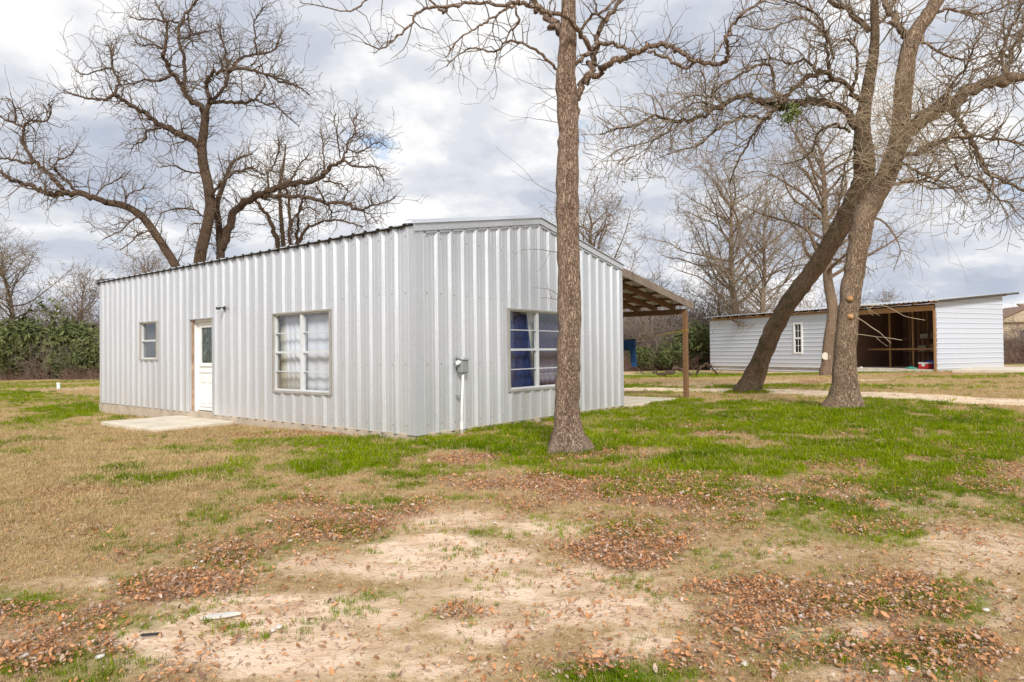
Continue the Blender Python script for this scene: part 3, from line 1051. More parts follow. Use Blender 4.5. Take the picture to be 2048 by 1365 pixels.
def build_meter():
    p = to_world_b(0.90, -0.036, 0.0)
    t = thing('electric_box', 'grey outdoor electric box on a white conduit pipe against the gable wall', 'electric box', p, ROT_B)
    m = MB(); m.box(-0.07, 0.09, -0.13, -0.02, 1.0, 1.22); m.build('enclosure', M['grey_box'], t, bevel=0.012)
    m = MB(); m.hexa([(-0.075, -0.145, 1.205), (0.095, -0.145, 1.205), (0.095, -0.0, 1.25), (-0.075, -0.0, 1.25), (-0.075, -0.145, 1.215), (0.095, -0.145, 1.215), (0.095, -0.0, 1.262), (-0.075, -0.0, 1.262)]); m.build('rain_hood', M['grey_box'], t)
    m = MB(); m.tube([(-0.07, -0.075, 1.165), (-0.10, -0.075, 1.165), (-0.125, -0.075, 1.165)], [0.032, 0.040, 0.036], 12); m.build('knockout_plug', M['pvc'], t)
    m = MB(); m.tube([(-0.035, -0.075, -0.12), (-0.03, -0.075, 0.4), (0.005, -0.075, 0.9), (0.01, -0.075, 1.0)], [0.024] * 4, 12); m.build('conduit', M['pvc'], t, True)
    m = MB(); m.tube([(-0.035, -0.075, 0.10), (-0.034, -0.075, 0.22)], [0.031] * 2, 12); m.build('coupling', M['pvc'], t)
    m = MB(); m.box(-0.07, 0.0, -0.05, 0.0, 0.62, 0.645); m.build('strap', M['grey_box'], t)


build_meter()


# curtains behind the glass
def drape(name, label, cat, side, a0, a1, z0, z1, depth, mat, waves=6, amp=0.02, seed=1, top_a=None, lean=0.0):
    nu, nv = 40, 10
    rr = random.Random(seed)
    ph = rr.random() * 6
    ta0, ta1 = top_a if top_a else (a0, a1)
    V, F = [], []
    for j in range(nv + 1):
        t = j / nv
        for i in range(nu + 1):
            s = i / nu
            aa = (a0 + (a1 - a0) * s) * (1 - t) + (ta0 + (ta1 - ta0) * s) * t
            w = math.sin(s * waves * 6.283 + ph + t * 0.8) * amp * (1.1 - 0.5 * t) + math.sin(s * 17 + ph * 2) * amp * .3
            V.append((aa, depth + w, (z1 - z0) * t + lean * math.sin(s * 3.1) * (1 - t)))
    for j in range(nv):
        for i in range(nu):
            k = j * (nu + 1) + i
            F.append((k, k + 1, k + nu + 2, k + nu + 1))
    n = len(V)
    if side == 'L':
        V = [(d, a, z) for a, d, z in V]
    me = mesh(name, V, F, mat, True)
    o = new_obj(name, me, None, label, cat)
    p = to_world_b(0, 0, z0)
    o.location = p; o.rotation_euler = (0, 0, ROT_B)
    md = o.modifiers.new('thick', 'SOLIDIFY'); md.thickness = 0.003
    return o


drape('curtain', 'white curtain filling the half of the wide long-side window nearer the corner', 'curtain', 'L', 2.08, 2.98, 0.62, 2.12, 0.16, M['white_cloth'], 3, 0.012, 2)
drape('curtain', 'white curtain hanging in the half of the wide window nearer the door', 'curtain', 'L', 3.0, 3.62, 0.62, 2.12, 0.17, M['white_cloth'], 4, 0.02, 5, (3.0, 3.66))
drape('curtain', 'narrow off-white curtain at the door-side edge of the wide window', 'curtain', 'L', 3.70, 4.15, 0.62, 2.12, 0.19, M['board'], 2, 0.012, 7)
drape('curtain', 'bright blue curtain in the gable window', 'curtain', 'G', 2.30, 3.26, 0.60, 2.03, 0.16, M['blue_cloth'], 4, 0.03, 9, (2.30, 2.98))
drape('towel', 'purple striped cloth hung in the gable window behind the tree trunk', 'towel', 'G', 3.27, 4.2, 0.74, 1.90, 0.18, M['purple'], 5, 0.02, 12, None, -0.05)
bd = MB(); bd.box(2.9, 3.50, 0.24, 0.27, 0, 1.9)
o = bd.build('leaning_board', M['board'], None, label='beige board standing behind the blue curtain in the gable window', cat='board')
o.location = to_world_b(0, 0, 0.30); o.rotation_euler = (0, 0, ROT_B)

# ------------------------------------------------------------------ slabs
pad = MB(); pad.box(-1.58, -0.02, 5.2, 7.5, -0.22, 0.015)
o = pad.build('doorstep_slab', M['concrete'], None, label='low tan concrete slab in front of the white door', cat='slab', bevel=0.012)
o.location = (O2[0], O2[1], 0); o.rotation_euler = (0, 0, ROT_B)
pad = MB(); pad.box(BW + 0.03, 9.26, 0.0, BL, -0.25, 0.075)
o = pad.build('patio_slab', M['concrete'], None, label='pale concrete patio slab under the timber porch roof', cat='slab', bevel=0.01)
o.location = (O2[0], O2[1], 0); o.rotation_euler = (0, 0, ROT_B)

# ------------------------------------------------------------------ porch
def build_porch():
    t = thing('porch', 'timber lean-to porch with brown posts and tin roof beside the metal building', 'porch', to_world_b(BW, 0), ROT_B)
    X1 = 3.95
    zt = lambda x: 3.13 - 0.148 * x           # top of the rafters, x from the wall

    def raft(y0, y1, x0, x1, h, mat, name):
        m = MB()
        m.hexa([(x0, y0, zt(x0) - h), (x1, y0, zt(x1) - h), (x1, y1, zt(x1) - h), (x0, y1, zt(x0) - h), (x0, y0, zt(x0)), (x1, y0, zt(x1)), (x1, y1, zt(x1)), (x0, y1, zt(x0))])
        return m.build(name, mat, t)
    m = MB()
    m.hexa([(0.03, -0.065, zt(0.03) - 0.10), (X1 + .08, -0.065, zt(X1 + .08) - 0.10), (X1 + .08, -0.027, zt(X1 + .08) - 0.10), (0.03, -0.027, zt(0.03) - 0.10), (0.03, -0.065, zt(0.03) + 0.085), (X1 + .08, -0.065, zt(X1 + .08) + 0.085), (X1 + .08, -0.027, zt(X1 + .08) + 0.085), (0.03, -0.027, zt(0.03) + 0.085)])
    m.build('fascia_board', M['wood_grey'], t)
    y = 0.42
    while y < BL:
        raft(y, y + 0.04, 0.05, X1, 0.14, M['wood_porch'], 'rafter')
        y += 0.55
    for k in range(6):
        x = 0.14 + k * 0.74
        MB().hexa([(x, -0.026, zt(x) + .002), (x + .09, -0.026, zt(x + .09) + .002), (x + .09, BL, zt(x + .09) + .002), (x, BL, zt(x) + .002), (x, -0.026, zt(x) + 0.04), (x + .09, -0.026, zt(x + .09) + 0.04), (x + .09, BL, zt(x + .09) + 0.04), (x, BL, zt(x) + 0.04)]).build('purlin', M['wood_porch'], t)
    zb = zt(3.69) - 0.142
    MB().box(3.655, 3.735, 0.0, BL, zb - 0.145, zb).build('beam', M['wood_porch'], t)
    a = 0.0
    while a < BL - 0.05:
        b = min(a + PANEL, BL)
        v, f = ribbed(a - (0.05 if a == 0 else 0), b, lambda q: 0.04, lambda q: X1 + 0.06, (), phase=0.152, rh=0.022)
        new_obj('roof_sheet', mesh('roof_sheet', [(z, x, zt(z) + 0.043 + o) for x, o, z in v], f, M['roof']), t)
        a = b
    for y in (0.05, 3.9, 7.8, 11.8):
        MB().box(3.635, 3.755, y - 0.06, y + 0.06, -0.30, zb - 0.147).build('post', M['wood_porch'], t, bevel=0.008)


build_porch()


def build_clothesline():
    p0 = to_world_b(BW + 3.70, 0.05, 1.86); p1 = to_world_b(BW + 3.70, 3.86, 1.60)
    m = MB()
    pts = [p0.lerp(p1, k / 14) + Vector((0, 0, -0.09 * math.sin(math.pi * k / 14))) for k in range(15)]
    m.tube(pts, [0.006] * 15, 5)
    ring = [to_world_b(BW + 3.695 + 0.098 * math.cos(a), 0.05 + 0.098 * math.sin(a), 1.86) for a in [math.pi / 4 + math.pi / 2 * i for i in range(5)]]
    m.tube(ring, [0.009] * 5, 5)
    m.build('clothesline', M['yellow'], None, label='yellow rope clothesline tied round the porch post', cat='rope')
    # jeans folded over the line: two legs, one lifted
    V, F = [], []
    j0 = to_world_b(BW + 3.70, 1.55, 0); dirv = Vector((DL[0], DL[1], 0)); nrm = Vector((DR[0], DR[1], 0))

    def zline(s):
        return 1.86 + (1.60 - 1.86) * ((1.50 + s) / 3.8) - 0.09 * math.sin(math.pi * (1.50 + s) / 3.8) - 0.006
    b = MB()
    # waist and seat, then the two legs, as one closed garment
    prof_leg = [(0.0, 0.62, 0.0), (0.30, 0.62, -0.0)]
    b2 = bmesh.new()
    rows = []
    shape = [(0.0, 0.02, 0.56), (0.10, 0.0, 0.58), (0.26, 0.0, 0.58), (0.33, 0.0, 0.20), (0.5, -0.02, 0.17), (0.66, -0.03, 0.15), (0.80, -0.045, 0.135)]
    for d, s0, s1 in shape:
        ring_ = []
        for k in range(12):
            an = 2 * math.pi * k / 12
            s = (s0 + s1) / 2 + math.cos(an) * (s1 - s0) / 2
            th = 0.028 + 0.02 * math.sin(d * 6)
            q = j0 + dirv * s + nrm * (math.sin(an) * th + 0.012 * math.sin(s * 30 + d * 9))
            q.z = zline(s) - d
            ring_.append(b2.verts.new(q))
        rows.append(ring_)
    for r0, r1 in zip(rows[:-1], rows[1:]):
        for k in range(12):
            b2.faces.new((r0[k], r0[(k + 1) % 12], r1[(k + 1) % 12], r1[k]))
    b2.faces.new(rows[0]); b2.faces.new(rows[-1][::-1])
    # second, shorter hanging leg
    rows = []
    for d, s0, s1 in ((0.2, 0.36, 0.58), (0.30, 0.36, 0.58), (0.36, 0.39, 0.59)):
        ring_ = []
        for k in range(12):
            an = 2 * math.pi * k / 12
            s = (s0 + s1) / 2 + math.cos(an) * (s1 - s0) / 2
            q = j0 + dirv * s + nrm * (math.sin(an) * 0.026)
            q.z = zline(s) - d
            ring_.append(b2.verts.new(q))
        rows.append(ring_)
    for r0, r1 in zip(rows[:-1], rows[1:]):
        for k in range(12):
            b2.faces.new((r0[k], r0[(k + 1) % 12], r1[(k + 1) % 12], r1[k]))
    b2.faces.new(rows[-1][::-1])
    me = bpy.data.meshes.new('jeans'); b2.to_mesh(me); b2.free()
    me.materials.append(M['denim'])
    me.polygons.foreach_set('use_smooth', [True] * len(me.polygons))
    new_obj('jeans', me, None, 'dark blue jeans drying on the line under the porch', 'jeans')


build_clothesline()

# ------------------------------------------------------------------ open shed
ROT_S = math.atan2(SDR[1], SDR[0])


def build_shed():
    t = thing('open_shed', 'white metal sided shed with open storage bay and lean-to roof behind the trees', 'shed', (S2[0], S2[1], 0), ROT_S)
    SW, SL = 6.85, 19.0
    rz = lambda x: 4.02 + 0.085 * x
    # siding on the long side (plane x=0): sheets laid flat, ribs running along y
    BAY0, BAY1 = 0.14, 6.5
    win = (9.50, 10.22, 0.98, 3.18)

    def sheet(a0, a1, z0, z1, mapf, openings=()):
        """horizontal sheets: profile runs up z"""
        z = z0
        while z < z1 - 0.05:
            zt_ = min(z + 0.9144, z1)
            ops = [(max(oz0, z), min(oz1, zt_), oa0, oa1) for oa0, oa1, oz0, oz1 in openings if oz0 < zt_ and oz1 > z]
            v, f = ribbed(z, zt_, lambda q: a0, lambda q: a1, ops, phase=z0 + 0.1, rb=0.05, rt=0.02, rh=0.028, minor=0.0)
            new_obj('siding_panel', mesh('siding_panel', [mapf(s, o, h) for h, o, s in v], f, M['siding']), t)
            z = zt_
    longside = lambda s, o, h: (-o, s, h)
    sheet(BAY1, 12.75, -0.42, 3.74, longside, (win,))
    sheet(12.75, SL, -0.42, 3.74, longside)
    # short end (plane y=0): top follows the roof
    z = -0.06
    while z < 4.52:
        zt_ = min(z + 0.9144, 4.52)
        v, f = ribbed(z, zt_, lambda q: 0.0, lambda q: SW, (), phase=0.04, rb=0.05, rt=0.02, rh=0.028, minor=0.0)
        vv = []
        for h, o, s in v:
            vv.append((s, -o, h))
        if zt_ > 3.9:        # trim the sheet under the slope of the roof
            me = mesh('siding_panel', vv, f, M['siding'])
            bm = bmesh.new(); bm.from_mesh(me)
            bmesh.ops.bisect_plane(bm, geom=bm.verts[:] + bm.edges[:] + bm.faces[:], plane_co=(0, 0, rz(0) - 0.07), plane_no=Vector((-0.085, 0, 1)).normalized(), clear_outer=True)
            bm.to_mesh(me); bm.free()
        else:
            me = mesh('siding_panel', vv, f, M['siding'])
        new_obj('siding_panel', me, t)
        z = zt_
    # far walls, seen only from inside
    b = MB(); b.box(SW - 0.05, SW - 0.02, 0.03, SL - 0.03, -0.3, rz(SW) - 0.25); b.build('back_sheeting', M['wood_dark'], t)
    b = MB(); b.box(0.05, SW - 0.06, SL - 0.04, SL - 0.01, -0.3, 3.75); b.build('end_sheeting', M['siding'], t)
    b = MB(); b.box(0.06, SW - 0.06, 6.55, 6.60, 0.0, 3.75); b.build('partition', M['wood_dark'], t)
    b = MB(); b.box(0.0, SW - 0.01, 0.03, SL - 0.02, -0.5, -0.005); b.build('floor_slab', M['concrete'], t)
    b = MB(); b.box(-1.25, -0.04, 0.3, 6.4, -0.5, -0.12); b.build('apron_slab', M['concrete'], t, bevel=0.01)
    # roof
    a = -0.5
    while a < SL + 0.5:
        b_ = min(a + PANEL, SL + 0.5)
        v, f = ribbed(a, b_, lambda q: -0.45, lambda q: SW + 1.0, (), phase=0.1, minor=0.0)
        new_obj('roof_panel', mesh('roof_panel', [(zz, s, rz(zz) + 0.05 + o) for s, o, zz in v], f, M['roof']), t)
        a = b_
    y = 0.05
    while y < SL:
        m = MB(); y1 = y + 0.05
        m.hexa([(-0.40, y, rz(-0.4) - 0.10), (SW + 0.6, y, rz(SW + .6) - 0.10), (SW + 0.6, y1, rz(SW + .6) - 0.10), (-0.40, y1, rz(-.4) - 0.10), (-0.40, y, rz(-.4) + 0.04), (SW + 0.6, y, rz(SW + .6) + 0.04), (SW + 0.6, y1, rz(SW + .6) + 0.04), (-0.40, y1, rz(-.4) + 0.04)])
        m.build('rafter', M['wood_shed'], t)
        y += 0.95
    MB().hexa([(-0.44, -0.46, rz(-.44) - 0.05), (SW + 0.98, -0.46, rz(SW + .98) - 0.05), (SW + 0.98, -0.42, rz(SW + .98) - 0.05), (-0.44, -0.42, rz(-.44) - 0.05), (-0.44, -0.46, rz(-.44) + 0.04), (SW + 0.98, -0.46, rz(SW + .98) + 0.04), (SW + 0.98, -0.42, rz(SW + .98) + 0.04), (-0.44, -0.42, rz(-.44) + 0.04)]).build('rake_board', M['dark_edge'], t)
    MB().box(-0.01, 0.12, 0.05, 6.9, 3.50, 3.82).build('header_beam', M['wood_shed'], t)
    MB().box(0.02, 0.10, 6.9, SL, 3.745, 3.90).build('top_plate', M['wood_shed'], t)
    for y in (0.0, 6.42):
        MB().box(-0.03, 0.12, y - 0.0, y + 0.14, -0.4, 3.5).build('post', M['wood_shed'], t, bevel=0.01)
    MB().hexa([(0.0, 6.42, 2.75), (0.1, 6.42, 2.75), (0.1, 6.42, 2.95), (0.0, 6.42, 2.95), (0.0, 5.72, 3.49), (0.1, 5.72, 3.49), (0.1, 5.92, 3.49), (0.0, 5.92, 3.49)]).build('knee_brace', M['wood_shed'], t)
    # inside the bay: boards, studs and shelves on the back wall and the end wall
    k = 0
    y = 0.1
    while y < 6.4:
        w = 0.19 + 0.05 * (k % 3 == 0)
        MB().box(SW - 0.085 - 0.006 * (k % 2), SW - 0.055, y, y + w - 0.012, 0.0, rz(SW) - 0.3).build('wall_board', M['wood_mid'] if k % 3 == 1 else M['wood_dark'], t)
        y += w; k += 1
    for y in (0.7, 2.1, 3.5, 4.9):
        MB().box(SW - 0.19, SW - 0.095, y, y + 0.09, 0.0, rz(SW) - 0.35).build('stud', M['wood_shed'], t)
    for y in (1.6, 3.3, 4.9):
        MB().box(3.0, 3.1, y, y + 0.1, 0.0, rz(3.0) - 0.12).build('post', M['wood_shed'], t)
    MB().box(2.9, 2.98, 0.15, 6.5, 1.15, 1.27).build('rail', M['wood_shed'], t)
    for x in (1.3, 2.6, 3.9, 5.2):
        MB().box(x, x + 0.09, 0.03, 0.12, 0.0, rz(x) - 0.15).build('stud', M['wood_shed'], t)
    for z in (1.0, 1.9):
        MB().box(5.9, SW - 0.20, 0.4, 5.9, z, z + 0.05).build('shelf', M['wood_shed'], t)
    # window
    wy0, wy1, wz0, wz1 = win
    m = MB()
    m.box(-0.06, 0.03, wy0 - .03, wy0 + .09, wz0, wz1); m.box(-0.06, 0.03, wy1 - .09, wy1 + .03, wz0, wz1)
    m.box(-0.062, 0.03, wy0 - .03, wy1 + .03, wz1 - .09, wz1 + .03); m.box(-0.062, 0.03, wy0 - .03, wy1 + .03, wz0 - .03, wz0 + .09)
    zm = (wz0 + wz1) / 2
    m.box(-0.05, 0.03, wy0 + .09, wy1 - .09, zm - 0.06, zm + 0.06)
    w = m.build('window', M['white'], t)
    ym = (wy0 + wy1) / 2
    for z0, z1 in ((wz0 + .09, zm - .06), (zm + .06, wz1 - .09)):
        MB().box(-0.02, -0.005, ym - 0.018, ym + 0.018, z0, z1).build('muntin', M['white'], w)
        MB().box(-0.021, -0.004, wy0 + .09, wy1 - .09, (z0 + z1) / 2 - .018, (z0 + z1) / 2 + .018).build('muntin', M['white'], w)
        for ya, yb in ((wy0 + .09, ym - .018), (ym + .018, wy1 - .09)):
            for za, zb_ in ((z0, (z0 + z1) / 2 - .018), ((z0 + z1) / 2 + .018, z1)):
                MB().box(0.0, 0.006, ya, yb, za, zb_).build('pane', M['glass'], w)

    def place(o, x, y, z, rz_=0.0):
        p = S2 + SDR * x + SDL * y
        o.location = (p[0], p[1], z); o.rotation_euler = (0, 0, ROT_S + rz_)
    rb_ = random.Random(12)
    spots = [('bottom shelf', 1.05), ('top shelf', 1.95)]
    names = ['cardboard', 'grey_box', 'stone', 'wood_shed', 'cardboard', 'board']
    words = ['brown cardboard box', 'grey storage box', 'pale storage box', 'wooden crate', 'small brown carton', 'cream storage box']
    for sn, z_ in spots:
        y_ = 0.7
        for q, (mn, wd) in enumerate(zip(names, words)):
            w_ = rb_.uniform(.4, .7); h_ = rb_.uniform(.3, .55)
            bx_ = MB(); bx_.box(-.22, .22, -w_ / 2, w_ / 2, 0, h_)
            o_ = bx_.build('storage_box', M[mn], None, bevel=0.012, label='%s on the %s inside the open shed bay' % (wd, sn), cat='box', group='boxes on the shed shelves')
            place(o_, 6.3, y_ + w_ / 2, z_ + .002, rb_.uniform(-.1, .1))
            y_ += w_ + rb_.uniform(.05, .4)
    # coolers and odds and ends on the bay floor
    c = thing('cooler', 'red cooler with white lid on the open shed floor', 'cooler'); place(c, 0.5, 0.97, 0.0)
    m = MB(); m.hexa([(-.19, -.29, 0), (.19, -.29, 0), (.19, .29, 0), (-.19, .29, 0), (-.21, -.31, .31), (.21, -.31, .31), (.21, .31, .31), (-.21, .31, .31)]); m.build('body', M['red'], c, bevel=0.02)
    m = MB(); m.box(-.22, .22, -.32, .32, .312, .40); m.build('lid', M['white'], c, bevel=0.02)
    m = MB(); m.box(-.235, -.195, -.10, .10, .17, .30); m.build('latch_plate', M['white'], c, bevel=0.008)
    c = thing('cooler', 'blue cooler beside the red one at the shed post', 'cooler'); place(c, 0.98, 0.88, 0.0, 0.0)
    m = MB(); m.hexa([(-.17, -.25, 0), (.17, -.25, 0), (.17, .25, 0), (-.17, .25, 0), (-.19, -.27, .42), (.19, -.27, .42), (.19, .27, .42), (-.19, .27, .42)]); m.build('body', M['blue'], c, bevel=0.02)
    m = MB(); m.box(-.20, .20, -.28, .28, .422, .48); m.build('lid', M['blue'], c, bevel=0.015)
    c = thing('bucket', 'pale bucket standing against a stud inside the shed bay', 'bucket'); place(c, 3.2, 2.35, 0.0)
    m = MB(); m.tube([(0, 0, 0), (0, 0, .36)], [.13, .155], 16); m.build('pail', M['stone'], c)
    m = MB(); m.tube([(.155 * math.cos(a), 0, .34 + .16 * math.sin(a)) for a in [math.pi * i / 8 for i in range(9)]], [.006] * 9, 5); m.build('handle', M['grey_box'], c)
    c = thing('broom', 'straw broom leaning upright inside the shed bay', 'broom'); place(c, 3.0, 2.75, 0.0)
    m = MB(); m.tube([(0, 0, .38), (.05, 0, 1.9)], [.016, .016], 6); m.build('handle', M['wood_shed'], c)
    m = MB(); m.tube([(-.02, 0, 0.0), (-.01, 0, .2), (0, 0, .4)], [.16, .12, .03], 8); m.build('bristles', M['shoot'], c)
    m = MB(); m.tube([(-0.35, 0, .03), (0.0, 0, .05), (.35, 0, .03)], [.05, .10, .05], 8)
    o_ = m.build('plastic_scoop', M['green_plastic'], None, label='green plastic scoop lying on the shed floor edge', cat='scoop'); place(o_, 0.25, 1.7, 0.0, 1.4)
    m = MB(); m.tube([(0, 0, 0), (0, 0, .06), (0, 0, .10)], [.10, .10, .05], 9)
    o_ = m.build('pale_rock', M['stone'], None, label='small pale rock on the shed floor near the bay entrance', cat='rock'); place(o_, 0.15, 5.0, -0.01)


build_shed()

# far slab right of the shed
gp = on_ground(2060, 746)
sl = MB(); sl.box(-2.2, 4.0, -2.2, 2.4, -0.3, 0.14)
o = sl.build('concrete_pad', M['concrete'], None, label='pale concrete pad at the right edge beside the shed', cat='slab', bevel=0.015)
o.location = (gp.x + 0.6, gp.y + 1.6, gp.z); o.rotation_euler = (0, 0, ROT_S + 0.35)

# ------------------------------------------------------------------ trees
def catmull(P, n=6):
    P = [Vector(p) for p in P]
    if len(P) < 3:
        return [P[0].lerp(P[-1], k / n) for k in range(n + 1)]
    Q = [P[0] * 2 - P[1]] + P + [P[-1] * 2 - P[-2]]
    out = []
    for i in range(1, len(Q) - 2):
        p0, p1, p2, p3 = Q[i - 1:i + 3]
        for k in range(n):
            t = k / n
            out.append(0.5 * ((2 * p1) + (p2 - p0) * t + (2 * p0 - 5 * p1 + 4 * p2 - p3) * t * t + (3 * p1 - p0 - 3 * p2 + p3) * t ** 3))
    out.append(P[-1])
    return out


class Twigs:
    """thin branches kept as straight pieces and built at once"""
    def __init__(s): s.seg = []

    def add(s, p, q, r0, r1): s.seg.append((*p, *q, r0, r1))

    def grow(s, p, d, length, r, level, R, kink=0.38, up=0.05, step=0.16, fork=0.42, rmin=0.003, shrink=0.62, gravity=0.0):
        x, y, z = p; dx, dy, dz = d
        n = max(2, int(length / step))
        st = length / n
        g = R.gauss
        for i in range(n):
            t0, t1 = i / n, (i + 1) / n
            dx += g(0, kink); dy += g(0, kink); dz += g(0, kink) + up - gravity * t1
            L = math.sqrt(dx * dx + dy * dy + dz * dz) or 1
            dx /= L; dy /= L; dz /= L
            nx, ny, nz = x + dx * st, y + dy * st, z + dz * st
            s.seg.append((x, y, z, nx, ny, nz, max(rmin, r * (1 - 0.75 * t0)), max(rmin * .8, r * (1 - 0.75 * t1))))
            x, y, z = nx, ny, nz
            if level > 0 and R.random() < fork + 0.25 * (i == n - 1):
                a = R.uniform(0.5, 1.15)
                ax, ay, az = g(0, 1), g(0, 1), g(0, 1)
                k = ax * dx + ay * dy + az * dz
                ax -= k * dx; ay -= k * dy; az -= k * dz
                L = math.sqrt(ax * ax + ay * ay + az * az) or 1
                ca, sa = math.cos(a), math.sin(a) / L
                s.grow((x, y, z), (dx * ca + ax * sa, dy * ca + ay * sa, dz * ca + az * sa), length * R.uniform(0.35, 0.75) * shrink / 0.62, max(rmin, r * (1 - 0.6 * t1) * 0.7), level - 1, R, kink, up, step * 0.85, fork, rmin, shrink, gravity)

    def along(s, pts, radii, R, per_m, length, level, t0=0.15, r=None, bias=(0, 0, 0.25), rmin=0.003, **kw):
        """sprout twigs along a limb"""
        for i in range(len(pts) - 1):
            t = i / (len(pts) - 1)
            if t < t0: continue
            a, b = pts[i], pts[i + 1]
            L = (b - a).length
            n = per_m * L * (0.6 + 0.9 * t)
            n = int(n) + (R.random() < n - int(n))
            T = (b - a).normalized() if L > 1e-6 else Vector((0, 0, 1))
            for _ in range(n):
                q = Vector((R.gauss(0, 1), R.gauss(0, 1), R.gauss(0, 1)))
                q = (q - T * q.dot(T)).normalized()
                an = R.uniform(0.6, 1.35)
                d = (T * math.cos(an) + q * math.sin(an) + Vector(bias)).normalized()
                p = a.lerp(b, R.random())
                ll = length * R.uniform(0.45, 1.2) * (1.05 - 0.35 * t)
                s.grow(tuple(p), tuple(d), ll, min(radii[i] * 0.7, r or (0.008 + 0.017 * ll)), level, R, rmin=rmin, **kw)

    def build(s, name, mat, parent, **kw):
        A = np.array(s.seg, dtype=np.float64)
        P0, P1, r0, r1 = A[:, :3], A[:, 3:6], A[:, 6:7], A[:, 7:8]
        T = P1 - P0; T /= (np.linalg.norm(T, axis=1, keepdims=True) + 1e-9)
        h = np.where(np.abs(T[:, 2:3]) < 0.8, np.array([[0, 0, 1.0]]), np.array([[1.0, 0, 0]]))
        U = np.cross(T, h); U /= np.linalg.norm(U, axis=1, keepdims=True) + 1e-9
        W = np.cross(T, U)
        vs_ = []
        for P, r in ((P0, r0), (P1 + T * r1 * 0.6, r1)):
            for k in range(3):
                an = 2.0944 * k
                vs_.append(P + (U * math.cos(an) + W * math.sin(an)) * r)
        V = np.stack(vs_, 1).reshape(-1, 3)
        b = (np.arange(len(A)) * 6)[:, None]
        F = np.concatenate([b + np.array([[k, (k + 1) % 3, 3 + (k + 1) % 3, 3 + k]]) for k in range(3)])
        return new_obj(name, mesh_np(name, V, F, mat, True), parent, **kw)


class Tree:
    def __init__(s, name, label, base, mat, twigmat, seed, group=None, wf=1.0):
        s.root = thing(name, label, 'tree', base, 0, group)
        s.base = Vector(base); s.mat = mat; s.tm = twigmat
        s.R = random.Random(seed); s.tw = Twigs(); s.limbs = []; s.wf = wf

    def stem(s, pts, radii, name='limb', sides=10, sub=6, lump=0.10, flare=None, mat=None, keep=True):
        """pts in world; smooth curve; uneven bark"""
        P = catmull([p - s.base for p in pts], sub)
        n = len(P); m = len(radii)
        rad = []
        for i in range(n):
            q = i / (n - 1) * (m - 1); k = min(int(q), m - 2); t = q - k
            rad.append(radii[k] * (1 - t) + radii[k + 1] * t)
        if name == 'limb':
            for i in range(1, n - 1):
                j = min(rad[i] * .6, .034)
                P[i] = P[i] + Vector((s.R.gauss(0, j), s.R.gauss(0, j), s.R.gauss(0, j)))
        ph = s.R.random() * 100
        lob = [s.R.uniform(0, 6.28) for _ in range(3)]

        def rough(i, k):
            an = 2 * math.pi * k / sides
            nz = float(vnoise(np.array([ph + k * 0.9 % sides + 3 * math.cos(an)]), np.array([P[i].z * 2.5 + i * 0.37]), 31)[0]) - 0.5
            r = 1 + nz * 2 * lump
            if flare:
                hgt = max(0.0, P[i].z)
                e = math.exp(-hgt / flare[0])
                r += flare[1] * e * (1 + 0.45 * math.cos(3 * an + lob[0]) + 0.35 * math.cos(5 * an + lob[1]))
            return r
        v, f = tube_geo(P, rad, sides, True, rough)
        o = new_obj(name, mesh(name, v, f, mat or s.mat, True), s.root)
        if keep: s.limbs.append((P, rad))
        return P, rad

    def limb_px(s, pts, Y0, Y1, w0, w1, name='limb', bow=0.0, keep=True, mat=None, sides=8, sub=5):
        """limb given by where it shows in the photo and its distance at both ends"""
        n = len(pts); out = []
        R = s.R
        for i, (px, py) in enumerate(pts):
            t = i / (n - 1)
            Y = Y0 + (Y1 - Y0) * t + bow * math.sin(math.pi * t) + (R.uniform(-.12, .12) if 0 < i else 0)
            out.append(at(px, py, Y))
        Ym = (Y0 + Y1) / 2; w0 *= s.wf; w1 *= s.wf
        return s.stem(out, [w0 / 2 / FOC * Y0, (w0 * .55 + w1 * .45) / 2 / FOC * Ym, w1 / 2 / FOC * Y1], name, sides, sub, 0.16, None, mat, keep)

    def crown(s, per_m, length, level, name='crown', mat=None, t0=0.1, **kw):
        for P, rad in s.limbs:
            s.tw.along(P, rad, s.R, per_m, length, level, t0, **kw)
        if s.tw.seg:
            s.tw.build(name, mat or s.tm, s.root)


def trunk_pts(base, pts):
    return [Vector(base) - Vector((0, 0, 0.25))] + [Vector(base)] + pts


